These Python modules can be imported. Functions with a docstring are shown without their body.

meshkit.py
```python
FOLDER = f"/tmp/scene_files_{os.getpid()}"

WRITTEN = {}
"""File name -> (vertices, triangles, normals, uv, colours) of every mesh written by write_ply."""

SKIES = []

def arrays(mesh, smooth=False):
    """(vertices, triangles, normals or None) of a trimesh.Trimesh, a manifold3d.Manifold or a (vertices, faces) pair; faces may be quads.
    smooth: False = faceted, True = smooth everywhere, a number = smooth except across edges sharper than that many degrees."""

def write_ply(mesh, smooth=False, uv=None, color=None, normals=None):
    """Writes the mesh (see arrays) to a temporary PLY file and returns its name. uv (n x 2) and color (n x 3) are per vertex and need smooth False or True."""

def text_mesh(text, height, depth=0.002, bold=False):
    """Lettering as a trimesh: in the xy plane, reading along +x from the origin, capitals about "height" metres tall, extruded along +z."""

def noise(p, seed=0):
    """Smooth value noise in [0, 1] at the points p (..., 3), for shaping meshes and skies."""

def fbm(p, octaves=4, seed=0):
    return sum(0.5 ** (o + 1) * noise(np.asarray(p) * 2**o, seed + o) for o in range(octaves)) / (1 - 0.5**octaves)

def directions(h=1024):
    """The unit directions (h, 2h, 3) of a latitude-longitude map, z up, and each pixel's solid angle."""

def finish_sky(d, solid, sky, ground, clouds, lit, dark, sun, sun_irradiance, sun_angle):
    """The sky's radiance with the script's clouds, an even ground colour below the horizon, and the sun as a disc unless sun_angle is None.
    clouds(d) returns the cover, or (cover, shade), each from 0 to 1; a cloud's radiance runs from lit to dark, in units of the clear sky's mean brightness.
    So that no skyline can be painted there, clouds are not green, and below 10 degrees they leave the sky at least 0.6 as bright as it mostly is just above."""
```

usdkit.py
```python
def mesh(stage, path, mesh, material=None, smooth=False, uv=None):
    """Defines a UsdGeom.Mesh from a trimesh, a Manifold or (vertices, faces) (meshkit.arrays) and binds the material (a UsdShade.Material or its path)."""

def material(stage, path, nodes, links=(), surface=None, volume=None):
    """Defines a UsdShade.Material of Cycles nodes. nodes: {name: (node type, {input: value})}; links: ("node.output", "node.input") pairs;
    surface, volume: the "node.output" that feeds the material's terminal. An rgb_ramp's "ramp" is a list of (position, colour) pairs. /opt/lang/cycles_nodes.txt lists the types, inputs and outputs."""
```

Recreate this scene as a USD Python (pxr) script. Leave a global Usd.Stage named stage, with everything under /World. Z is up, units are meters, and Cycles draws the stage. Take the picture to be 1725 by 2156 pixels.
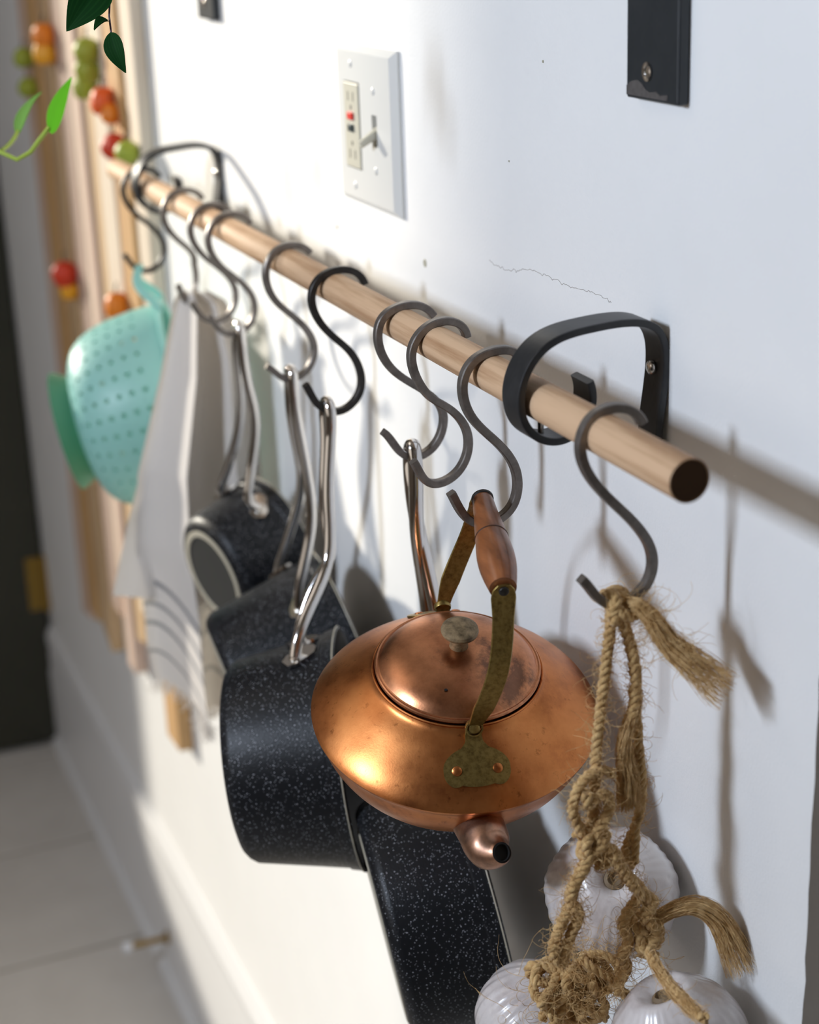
import math, random
import numpy as np, trimesh, usdkit, meshkit
from pxr import Usd, UsdGeom, UsdLux, UsdShade, Gf, Vt, Sdf
from shapely.geometry import Polygon, Point
from scipy.interpolate import splprep, splev

stage = Usd.Stage.CreateInMemory()
UsdGeom.SetStageUpAxis(stage, 'Z'); UsdGeom.SetStageMetersPerUnit(stage, 1.0)
UsdGeom.Xform.Define(stage, '/World'); UsdGeom.Scope.Define(stage, '/World/Looks')
random.seed(3); rng = np.random.default_rng(11)

# ---------------------------------------------------------------- camera, light, exposure
CAM_POS = np.array([0.0, 0.4875, 1.589])
CAM_R, CAM_U, CAM_F = (np.array(v) for v in ([-0.379952, -0.924318, -0.035684], [0.301246, -0.160121, 0.940006], [0.874578, -0.346407, -0.339286]))
cam = UsdGeom.Camera.Define(stage, '/World/camera')
M4 = Gf.Matrix4d(*[float(x) for row in (np.r_[CAM_R, 0], np.r_[CAM_U, 0], np.r_[-CAM_F, 0], np.r_[CAM_POS, 1]) for x in row])
cam.AddTransformOp().Set(M4)
cam.CreateHorizontalApertureAttr(24.0); cam.CreateVerticalApertureAttr(24.0 * 2156 / 1725)
cam.CreateFocalLengthAttr(24.0 * 3627.89 / 1725)
cam.CreateFStopAttr(4.6); cam.CreateFocusDistanceAttr(1.06)
cam.CreateClippingRangeAttr((0.05, 50.0))
cam.CreateExposureAttr(0.0)

def aim(light, pos, target):
    pos, target = np.array(pos, float), np.array(target, float)
    f = target - pos; f /= np.linalg.norm(f); r = np.cross(f, [0, 0, 1]); r /= np.linalg.norm(r); u = np.cross(r, f)
    light.AddTransformOp().Set(Gf.Matrix4d(*[float(x) for row in (np.r_[r, 0], np.r_[u, 0], np.r_[-f, 0], np.r_[pos, 1]) for x in row]))

# unseen cool lamp panel out in the room, placed to light the near wall
cool_lamp = UsdLux.RectLight.Define(stage, '/World/counter_lamp')
cool_lamp.CreateWidthAttr(0.19); cool_lamp.CreateHeightAttr(0.24); cool_lamp.CreateColorAttr(Gf.Vec3f(0.73, 0.835, 1.0)); cool_lamp.CreateIntensityAttr(145.0)
aim(cool_lamp, (0.80, 1.55, 1.90), (0.74, 0, 1.15))
# added warm fill, out of view: broad dim panel facing the wall, weak one overhead
front_fill = UsdLux.RectLight.Define(stage, '/World/cabinet_lights')
front_fill.CreateWidthAttr(2.4); front_fill.CreateHeightAttr(1.1); front_fill.CreateColorAttr(Gf.Vec3f(1.0, 0.90, 0.79)); front_fill.CreateIntensityAttr(.72)
aim(front_fill, (1.0, 2.55, 1.45), (1.0, 0, 1.40))
top_fill = UsdLux.RectLight.Define(stage, '/World/ceiling_lamp')
top_fill.CreateWidthAttr(1.4); top_fill.CreateHeightAttr(1.2); top_fill.CreateColorAttr(Gf.Vec3f(1.0, 0.90, 0.80)); top_fill.CreateIntensityAttr(1.3)
aim(top_fill, (1.9, 1.7, 2.98), (2.0, 1.69, 0))

# low warm sun through an unseen tall window at the far end, past the dark door; its side edge is set to end the sunlit part of the wall
sun = UsdLux.DistantLight.Define(stage, '/World/sun')
sun.CreateAngleAttr(3.6); sun.CreateColorAttr(Gf.Vec3f(1.0, 0.93, 0.80)); sun.CreateIntensityAttr(425.0)
aim(sun, (5.5, 2.5, 2.55), (1.0, 0, 1.25))

# ---------------------------------------------------------------- measured data (metres)
HOOK_A = (np.float64(0.757), [[-0.0221, 0.0032], [-0.0186, 0.0084], [-0.0132, 0.0121], [-0.0025, 0.0137], [0.0082, 0.0098], [0.0141, -0.0004], [0.0135, -0.0104], [0.0088, -0.0211], [0.0, -0.0326], [-0.0108, -0.0446], [-0.0207, -0.0555], [-0.0269, -0.0655], [-0.0293, -0.0753], [-0.0272, -0.0854], [-0.0225, -0.0925], [-0.0155, -0.0959], [-0.0071, -0.0964], [0.0013, -0.0939], [0.0108, -0.081], [0.0142, -0.0783]])
HOOK_BLACK = (np.float64(1.169), [[-0.0223, 0.0009], [-0.016, 0.0101], [-0.0061, 0.0137], [0.0042, 0.0124], [0.0135, 0.0086], [0.019, -0.0005], [0.019, -0.0102], [0.0152, -0.0204], [0.008, -0.0313], [-0.0007, -0.04], [-0.0093, -0.0498], [-0.0147, -0.0607], [-0.0162, -0.0711], [-0.0137, -0.0811], [-0.0073, -0.089], [0.0008, -0.0923], [0.0139, -0.0899], [0.0189, -0.0853], [0.0246, -0.0742], [0.0281, -0.0686]])
HOOK_E1 = (np.float64(1.036), [[-0.021, 0.0042], [-0.0136, 0.0111], [-0.0074, 0.0136], [0.0002, 0.0134], [0.009, 0.0109], [0.0161, 0.0064], [0.0189, -0.0015], [0.0181, -0.0112], [0.0154, -0.0199], [0.0107, -0.0278], [0.0033, -0.0343], [-0.0053, -0.041], [-0.0153, -0.0491], [-0.0222, -0.0557], [-0.0259, -0.0637], [-0.0257, -0.0712], [-0.0242, -0.0772], [-0.02, -0.0842], [-0.0139, -0.0895], [-0.0073, -0.0917], [0.0017, -0.0909], [0.0055, -0.0871], [0.0116, -0.0793], [0.0182, -0.0708]])
HOOK_E2 = (np.float64(0.98), [[-0.0205, 0.0018], [-0.0158, 0.0105], [-0.0086, 0.0137], [-0.0001, 0.0136], [0.0072, 0.0111], [0.0147, 0.0052], [0.0174, -0.0024], [0.0177, -0.0104], [0.0156, -0.0188], [0.011, -0.0275], [0.0052, -0.0353], [-0.0032, -0.0412], [-0.0105, -0.047], [-0.0165, -0.055], [-0.0194, -0.0638], [-0.0191, -0.0734], [-0.0157, -0.0826], [-0.0092, -0.0888], [-0.0016, -0.0924], [0.0059, -0.093], [0.0108, -0.0904], [0.0155, -0.0824], [0.0195, -0.0752]])
HOOK_G = (np.float64(0.896), [[-0.0177, 0.0062], [-0.0154, 0.0108], [-0.0097, 0.0132], [-0.0017, 0.0137], [0.0063, 0.0126], [0.0138, 0.0083], [0.0179, 0.0025], [0.0198, -0.0048], [0.0189, -0.0135], [0.0152, -0.0227], [0.0096, -0.0312], [0.0017, -0.039], [-0.0062, -0.048], [-0.012, -0.0567], [-0.0148, -0.0661], [-0.014, -0.0762], [-0.0109, -0.0848], [-0.0042, -0.0911], [0.0064, -0.0927], [0.0181, -0.0889], [0.0225, -0.0825], [0.0291, -0.0696]])
HOOK_GRAY = (np.float64(1.278), [[-0.0177, 0.0063], [-0.0125, 0.0115], [-0.0045, 0.0137], [0.0051, 0.0134], [0.0129, 0.0084], [0.0174, 0.0024], [0.02, -0.0065], [0.0186, -0.0159], [0.0151, -0.0255], [0.0081, -0.0343], [-0.0009, -0.0434], [-0.0088, -0.0511], [-0.0139, -0.0599], [-0.0168, -0.0698], [-0.0148, -0.0804], [-0.0094, -0.088], [-0.0036, -0.0913], [0.0078, -0.0938], [0.0157, -0.0873], [0.0242, -0.08]])
HOOK_MEAN = [[-0.0199, 0.0039], [-0.0147, 0.0106], [-0.0069, 0.0135], [0.0017, 0.0134], [0.0099, 0.0105], [0.016, 0.0048], [0.0188, -0.0031], [0.0187, -0.0115], [0.0162, -0.0197], [0.0119, -0.0272], [0.0064, -0.0337], [0.0002, -0.0394], [-0.0061, -0.0451], [-0.0119, -0.0515], [-0.0163, -0.0587], [-0.0185, -0.0668], [-0.0179, -0.0753], [-0.0146, -0.0831], [-0.0086, -0.0891], [-0.0006, -0.0922], [0.0077, -0.0917], [0.0143, -0.087], [0.0191, -0.0797], [0.0238, -0.0728]]
TWINE = {'cord_left': [[0.757, 0.071, 1.2253], [0.7568, 0.0726, 1.2179], [0.7566, 0.0744, 1.2057], [0.7563, 0.075, 1.187], [0.7561, 0.0792, 1.1621], [0.7559, 0.0807, 1.143], [0.7557, 0.0823, 1.1261], [0.7554, 0.0836, 1.108], [0.7552, 0.0843, 1.0901], [0.755, 0.085, 1.0751]], 'loop': [[0.752, 0.0737, 1.1218], [0.752, 0.0831, 1.1261], [0.752, 0.0931, 1.1218], [0.752, 0.0973, 1.1142], [0.752, 0.0971, 1.1021], [0.752, 0.0925, 1.0914], [0.752, 0.0871, 1.0832], [0.752, 0.0816, 1.0735], [0.752, 0.083, 1.0642]], 'loop_inner': [[0.748, 0.0919, 1.1175], [0.748, 0.0905, 1.1092], [0.748, 0.0839, 1.1142], [0.748, 0.0785, 1.1062], [0.748, 0.0818, 1.0962], [0.748, 0.0865, 1.0893], [0.748, 0.0811, 1.0797], [0.748, 0.0824, 1.0676]], 'cord_right': [[0.757, 0.0688, 1.2184], [0.756, 0.0667, 1.2133], [0.755, 0.0605, 1.1908], [0.754, 0.0593, 1.1717], [0.753, 0.0619, 1.1531], [0.752, 0.0664, 1.1414]], 'brush': [[0.755, 0.0648, 1.1396], [0.754, 0.0645, 1.1267], [0.753, 0.0636, 1.1135], [0.752, 0.064, 1.0965]], 'cord_right_b': [[0.757, 0.0592, 1.169], [0.7563, 0.0564, 1.1504], [0.7556, 0.0548, 1.1236], [0.7549, 0.0538, 1.0966], [0.7541, 0.0569, 1.084], [0.7534, 0.0624, 1.076], [0.7527, 0.0655, 1.0689], [0.752, 0.0596, 1.0607]], 'cord_right_c': [[0.752, 0.0588, 1.0883], [0.751, 0.06, 1.0781], [0.75, 0.061, 1.0636]], 'braid_left_a': [[0.75, 0.0841, 1.0752], [0.7503, 0.0893, 1.073], [0.7506, 0.0966, 1.0631], [0.7509, 0.0999, 1.0527], [0.7511, 0.1032, 1.0423], [0.7514, 0.1072, 1.0305], [0.7517, 0.1118, 1.0218], [0.752, 0.109, 1.0108]], 'braid_left_b': [[0.747, 0.0924, 1.0791], [0.7477, 0.0947, 1.0697], [0.7484, 0.0998, 1.061], [0.7491, 0.1028, 1.0489], [0.7499, 0.0964, 1.0411], [0.7506, 0.1001, 1.0291], [0.7513, 0.1039, 1.0169], [0.752, 0.1063, 1.0072]], 'braid_right_a': [[0.748, 0.0811, 1.0797], [0.748, 0.077, 1.0772], [0.748, 0.0701, 1.063], [0.748, 0.0617, 1.0509], [0.748, 0.0553, 1.0393], [0.748, 0.051, 1.0281], [0.748, 0.053, 1.0172], [0.748, 0.05, 1.0047]], 'braid_right_b': [[0.745, 0.0773, 1.0762], [0.745, 0.0732, 1.0668], [0.745, 0.0662, 1.0566], [0.745, 0.0606, 1.0467], [0.745, 0.0507, 1.0355], [0.745, 0.0569, 1.0301], [0.745, 0.049, 1.0178], [0.745, 0.0574, 1.0101], [0.745, 0.0488, 1.0018]], 'strand_mid': [[0.748, 0.0588, 1.0403], [0.7483, 0.0649, 1.0332], [0.7486, 0.0684, 1.0226], [0.7489, 0.0637, 1.0125], [0.7491, 0.0691, 1.0052], [0.7494, 0.0646, 0.9964], [0.7497, 0.0693, 0.9874], [0.75, 0.0656, 0.9758]], 'tail_low': [[0.735, 0.0589, 1.0124], [0.7224, 0.062, 1.0125], [0.7098, 0.0624, 1.0093], [0.6972, 0.0616, 1.0073], [0.6846, 0.061, 1.007], [0.672, 0.0607, 1.009]], 'fray_top': [[0.757, 0.0662, 1.2191], [0.7516, 0.0627, 1.2232], [0.7462, 0.0565, 1.2182], [0.7408, 0.0517, 1.2093], [0.7354, 0.0468, 1.2011], [0.73, 0.042, 1.196]], 'fray_top_end': [[0.73, 0.042, 1.196], [0.7233, 0.0353, 1.1898], [0.7167, 0.0299, 1.1833], [0.71, 0.0247, 1.18]], 'fray_low': [[0.748, 0.0488, 1.0217], [0.7433, 0.0375, 1.0299], [0.7387, 0.0261, 1.0316], [0.734, 0.016, 1.0244], [0.7293, 0.0099, 1.0117], [0.7247, 0.0052, 0.9973], [0.72, 0.0028, 0.9885]], 'tangle_c': [[0.765, 0.0886, 0.9805]]}
BULBS = {'b1': [0.8082, 0.0435, 1.0054], 'b2': [0.835, 0.0827, 0.906], 'b3': [0.7238, 0.045, 0.9551]}
POTS = {'front': {'p': (1.149, 0.1814, 0.9645, 0.4058, -0.1097, 0.0762, 0.0913, 0.0891), 'riv': [0.1771, 0.6847]}, 'mid': {'p': (1.3254, 0.1335, 0.9353, 0.1131, -0.2825, 0.0723, 0.0854, 0.1112), 'riv': [0.543, 0.6947]}, 'back': {'p': (1.462, 0.1081, 0.9925, -0.2617, -0.1829, 0.0571, 0.068, 0.0724), 'riv': [0.4992, 0.6501]}, 'pan': {'p': (1.0119, 0.1196, 0.8832, 0.2242, -0.1729, 0.0885, 0.0945, 0.0765), 'riv': [0.35, 0.5]}}
HANDLES = {'front': [[1.1185, 0.1387, 1.0598], [1.123, 0.1303, 1.0813], [1.133, 0.1152, 1.1014], [1.143, 0.1016, 1.1183], [1.1475, 0.0983, 1.1352], [1.153, 0.0955, 1.1633], [1.16, 0.0906, 1.1941], [1.163, 0.0872, 1.2151]], 'mid': [[1.277, 0.0844, 1.03], [1.276, 0.0824, 1.0456], [1.276, 0.0766, 1.0727], [1.276, 0.0708, 1.0966], [1.276, 0.0683, 1.1155], [1.2755, 0.0704, 1.1337], [1.275, 0.0744, 1.1615], [1.2735, 0.0777, 1.1929], [1.272, 0.0792, 1.2197]], 'back': [[1.4416, 0.0658, 1.0597], [1.4416, 0.0737, 1.0656], [1.443, 0.0724, 1.0832], [1.443, 0.0689, 1.1053], [1.441, 0.0634, 1.1304], [1.439, 0.0648, 1.1503], [1.439, 0.0681, 1.1771], [1.439, 0.071, 1.2049], [1.439, 0.0718, 1.2179]], 'pan': [[1.018, 0.0689, 1.1179], [1.021, 0.0701, 1.1394], [1.024, 0.0739, 1.1779], [1.027, 0.0737, 1.2154], [1.03, 0.0733, 1.2304]]}
CAM = {'c': [0.0, 0.4875, 1.589], 'R': [[-0.379952, -0.924318, -0.035684], [0.301246, -0.160121, 0.940006], [0.874578, -0.346407, -0.339286]], 'F': 3627.89}
ROD = {'y': 0.08, 'sy': -0.00392, 'z': 1.3225, 'sz': -0.00429, 'r': 0.01131}
PODS = [([2.4383, 0.0312, 1.4204], 0.015, 'orange', 'orange seed pod highest on the slats, left of the wide tan board', 0), ([2.4411, 0.0318, 1.3982], 0.0156, 'amber', 'amber seed pod just under the highest orange one', 1), ([2.6174, 0.0301, 1.3784], 0.0137, 'green', 'green seed pod farthest left, near the dark door', 2), ([2.6049, 0.0301, 1.3367], 0.0137, 'green', 'lower green seed pod near the dark door, above the leaves', 3), ([2.1672, 0.0312, 1.4174], 0.015, 'green', 'upper green seed pod right of the wide tan board', 4), ([2.1729, 0.0312, 1.3931], 0.015, 'green', 'middle green seed pod right of the wide tan board', 5), ([2.2078, 0.0301, 1.3701], 0.0137, 'green', 'lowest green seed pod right of the wide tan board', 6), ([2.0972, 0.0317, 1.3634], 0.0156, 'vermilion', 'bright vermilion seed pod under the hanging dark leaf', 7), ([2.0818, 0.0279, 1.35], 0.0112, 'orange', 'small orange seed pod touching the bright vermilion one', 8), ([2.0653, 0.0307, 1.3134], 0.0144, 'red', 'red seed pod left of the far rod bracket', 9), ([2.0052, 0.0296, 1.3131], 0.0131, 'green', 'pale green seed pod right beside the red one by the far bracket', 10), ([2.4535, 0.0334, 1.088], 0.0175, 'red', 'lowest large red seed pod, left of the mint colander', 11), ([2.4536, 0.029, 1.0639], 0.0125, 'amber', 'amber seed pod just under the lowest red one', 12), ([2.129, 0.0318, 1.1069], 0.0156, 'orange', 'orange seed pod just above the mint colander', 13)]
ROD_Y, ROD_Z, ROD_R = 0.080, 1.3225, 0.0113
def rod(x): return np.array([ROD_Y - 0.00392 * x, ROD_Z - 0.00429 * x])

# ---------------------------------------------------------------- helpers
used, places = {}, {}
def path_for(name, parent):
    base = parent.GetPath().pathString if parent is not None else '/World'
    k = used.get((base, name), -1) + 1; used[(base, name)] = k
    return f'{base}/{name}' + (f'_{k:03d}' if k else '')
def tag(p, label=None, cat=None, group=None, kind=None):
    for a, b in (('label', label), ('category', cat), ('group', group), ('kind', kind)):
        if b: p.SetCustomDataByKey(a, b)
    return p
def thing(name, label, cat, loc=(0, 0, 0), group=None):
    x = UsdGeom.Xform.Define(stage, path_for(name, None)); x.AddTranslateOp().Set(Gf.Vec3d(*map(float, loc)))
    tag(x.GetPrim(), label, cat, group); places[x.GetPath().pathString] = np.array(loc, float)
    return x.GetPrim()
def origin(p):
    while p and p.GetPath().pathString != '/World':
        if p.GetPath().pathString in places: return places[p.GetPath().pathString]
        p = p.GetParent()
    return np.zeros(3)
def obj(name, mesh, mat, parent=None, smooth=30, label=None, cat=None, group=None, kind=None, uv=None):
    """One Mesh prim; mesh is given in world coordinates."""
    v, f, n = meshkit.arrays(mesh, smooth if uv is None else True)
    o = origin(parent) if parent is not None else np.zeros(3)
    class _: pass
    m = trimesh.Trimesh(v - o, f, process=False)
    p = usdkit.mesh(stage, path_for(name, parent), m, mat, smooth=(smooth if uv is None else True), uv=uv).GetPrim()
    return tag(p, label, cat, group, kind)
def struct(name, mesh, mat, parent=None, smooth=False): return obj(name, mesh, mat, parent, smooth, kind=None if parent is not None else 'structure')

def cat_mesh(*ms): return trimesh.util.concatenate(list(ms))
def box(lo, hi):
    lo, hi = np.array(lo, float), np.array(hi, float)
    return trimesh.creation.box(hi - lo, trimesh.transformations.translation_matrix((lo + hi) / 2))
def rbox(lo, hi, r=0.001, seg=6):
    """Box with rounded edges: hull of eight small spheres."""
    import manifold3d as m3
    lo, hi = np.minimum(lo, hi).astype(float), np.maximum(lo, hi).astype(float)
    r = min(r, (hi - lo).min() / 2 * .98); s = m3.Manifold.sphere(r, seg * 2); parts = []
    for ix in (lo[0] + r, hi[0] - r):
        for iy in (lo[1] + r, hi[1] - r):
            for iz in (lo[2] + r, hi[2] - r): parts.append(s.translate((ix, iy, iz)))
    mm = m3.Manifold.batch_hull(parts).to_mesh()
    return trimesh.Trimesh(mm.vert_properties[:, :3], mm.tri_verts, process=False)
def smooth_path(pts, n=60, s=0.0, k=3):
    pts = np.asarray(pts, float)
    keep = np.r_[True, np.linalg.norm(np.diff(pts, axis=0), axis=1) > 1e-6]; pts = pts[keep]
    t, _ = splprep(pts.T, s=s, k=min(k, len(pts) - 1)); return np.array(splev(np.linspace(0, 1, n), t)).T
def frames(p, up=None):
    t = np.gradient(p, axis=0); t /= np.linalg.norm(t, axis=1, keepdims=True)
    a = np.zeros_like(p)
    if up is not None:
        up = np.asarray(up, float); up = np.broadcast_to(up, p.shape)
        a = up - (up * t).sum(1, keepdims=True) * t
    else:
        x = np.array([0, 0, 1.0]) if abs(t[0][2]) < .9 else np.array([1.0, 0, 0])
        for i in range(len(p)):
            x = x - (x @ t[i]) * t[i]; x /= np.linalg.norm(x); a[i] = x
    a /= np.linalg.norm(a, axis=1, keepdims=True)
    return t, a, np.cross(t, a)
def sweep(p, section, up=None, scale=None, caps=True):
    """section: (m,2) closed polygon in (a,b); scale: per-point factor (n,) or (n,2)."""
    p = np.asarray(p, float); t, a, b = frames(p, up); sec = np.asarray(section, float); m, n = len(sec), len(p)
    sc = np.ones((n, 2)) if scale is None else np.broadcast_to(np.asarray(scale, float).reshape(n, -1), (n, 2))
    v = p[:, None] + sec[None, :, :1] * sc[:, None, :1] * a[:, None] + sec[None, :, 1:] * sc[:, None, 1:] * b[:, None]
    i, j = np.meshgrid(np.arange(n - 1), np.arange(m), indexing='ij'); j2 = (j + 1) % m
    qd = np.stack([i * m + j, i * m + j2, (i + 1) * m + j2, (i + 1) * m + j], -1).reshape(-1, 4)
    f = np.vstack([qd[:, [0, 1, 2]], qd[:, [0, 2, 3]]]); v = v.reshape(-1, 3)
    if caps:
        v = np.vstack([v, p[:1], p[-1:]]); c0, c1 = n * m, n * m + 1; jj = np.arange(m); k2 = (jj + 1) % m
        f = np.vstack([f, np.stack([np.full(m, c0), k2, jj], 1), np.stack([np.full(m, c1), (n - 1) * m + jj, (n - 1) * m + k2], 1)])
    return trimesh.Trimesh(v, f, process=False)
def circle(r, m=14): t = np.arange(m) * 2 * np.pi / m; return np.stack([np.cos(t), np.sin(t)], 1) * r
def rrect(w, h, r, k=3):
    out = []
    for cx, cy, a0 in ((w/2-r, h/2-r, 0), (-w/2+r, h/2-r, 90), (-w/2+r, -h/2+r, 180), (w/2-r, -h/2+r, 270)):
        for a in np.radians(a0 + np.linspace(0, 90, k)): out.append((cx + r*math.cos(a), cy + r*math.sin(a)))
    return np.array(out)
def tube(p, r, m=14, scale=None): return sweep(p, circle(r, m), scale=scale)
def lathe(profile, c=(0, 0, 0), axis=(0, 0, 1), seg=72, close=True):
    """profile: (r,t) points; revolved about axis through c."""
    c, n = np.array(c, float), np.array(axis, float); n /= np.linalg.norm(n)
    e = np.cross(n, [0, 0, 1.0]);  e = np.array([1.0, 0, 0]) if np.linalg.norm(e) < 1e-6 else e / np.linalg.norm(e)
    u = np.cross(e, n) if abs(n[2]) < .999 else np.cross(n, e)
    u = np.cross(n, e)
    pr = np.array(profile, float); T = np.arange(seg) * 2 * np.pi / seg
    v = c + pr[:, None, 1:] * n + pr[:, None, :1] * (np.cos(T)[None, :, None] * e + np.sin(T)[None, :, None] * u)
    m = len(pr); i, j = np.meshgrid(np.arange(m - 1), np.arange(seg), indexing='ij'); j2 = (j + 1) % seg
    qd = np.stack([i*seg + j, i*seg + j2, (i+1)*seg + j2, (i+1)*seg + j], -1).reshape(-1, 4)
    f = np.vstack([qd[:, [0, 1, 2]], qd[:, [0, 2, 3]]])
    me = trimesh.Trimesh(v.reshape(-1, 3), f, process=False); me.merge_vertices(); me.update_faces(me.nondegenerate_faces())
    return me
def dome_rivet(c, n, r, h): return lathe([(r, -h*.6), (r, 0), (r*.92, h*.45), (r*.7, h*.8), (r*.35, h), (0, h*1.02)], c, n, 18)

# ---------------------------------------------------------------- materials
L = '/World/Looks/'
def mat(name, nodes, links=(), surface='p.BSDF'): return usdkit.material(stage, L + name, nodes, links, surface=surface)
def plain(name, col, rough=.5, metal=0., **k): return mat(name, {'p': ('principled_bsdf', dict(base_color=col, roughness=rough, metallic=metal, **k))})
def noisy(name, c1, c2, scale, rough=.5, metal=0., bump=0., bscale=None, detail=4., lo=.35, hi=.65, stretch=(1, 1, 1), **k):
    n = {'tc': ('texture_coordinate', {}), 'm': ('mapping', dict(scale=stretch)), 'n': ('noise_texture', dict(scale=scale, detail=detail, roughness=.6)),
         'r': ('rgb_ramp', dict(ramp=[(lo, c1), (hi, c2)])), 'p': ('principled_bsdf', dict(roughness=rough, metallic=metal, **k))}
    l = [('tc.object', 'm.vector'), ('m.vector', 'n.vector'), ('n.fac', 'r.fac'), ('r.color', 'p.base_color')]
    if bump:
        n['n2'] = ('noise_texture', dict(scale=bscale or scale * 2, detail=3.)); n['b'] = ('bump', dict(strength=bump, distance=.001))
        l += [('m.vector', 'n2.vector'), ('n2.fac', 'b.height'), ('b.normal', 'p.normal')]
    return mat(name, n, l)
M = {}
M['wall'] = noisy('wall_paint', (.83, .83, .82), (.86, .86, .85), 6., .55, bump=.25, bscale=420.)
M['hall'] = plain('hall_paint', (.42, .36, .30), .7)
M['white'] = plain('white_trim', (.80, .80, .80), .35)
M['ceiling'] = plain('ceiling_paint', (.52, .46, .38), .8)
M['far_wall'] = plain('far_wall_paint', (.24, .19, .15), .7)
M['back_wall'] = plain('back_wall_paint', (.62, .58, .54), .7)
M['cabinet'] = plain('cabinet_paint', (.12, .10, .085), .5)
M['door'] = noisy('dark_olive_door', (.030, .030, .019), (.036, .035, .022), 9., .45)
M['tile'] = noisy('floor_tile', (.62, .585, .54), (.68, .645, .60), 7., .35)
M['grout'] = plain('grout', (.33, .30, .25), .9)
M['rod'] = noisy('maple_dowel', (.40, .225, .115), (.66, .44, .27), 12., .62, bump=.15, bscale=90., stretch=(.5, 10, 10), lo=.30, hi=.56, specular_ior_level=.3)
M['rod_in'] = plain('dowel_inside', (.10, .055, .028), .8)
M['iron'] = noisy('black_iron', (.013, .014, .016), (.026, .027, .029), 60., .42, bump=.1, bscale=400.)
M['shelf_iron'] = noisy('shelf_iron', (.018, .022, .026), (.024, .028, .032), 50., .38, bump=.08, bscale=300.)
M['scuff'] = noisy('scuffed_iron', (.07, .062, .058), (.10, .09, .085), 300., .6)
M['screw'] = plain('bright_screw', (.75, .72, .68), .18, 1.)
M['steel'] = noisy('forged_steel', (.17, .150, .135), (.25, .225, .205), 120., .42, .75, bump=.12, bscale=500.)
M['steel_dark'] = noisy('dark_forged_steel', (.028, .025, .023), (.05, .045, .041), 120., .45, .6, bump=.12, bscale=500.)
M['chrome'] = plain('chrome', (.74, .72, .70), .10, 1.)
M['steel_rivet'] = plain('steel_rivet', (.62, .58, .52), .28, 1.)
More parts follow.
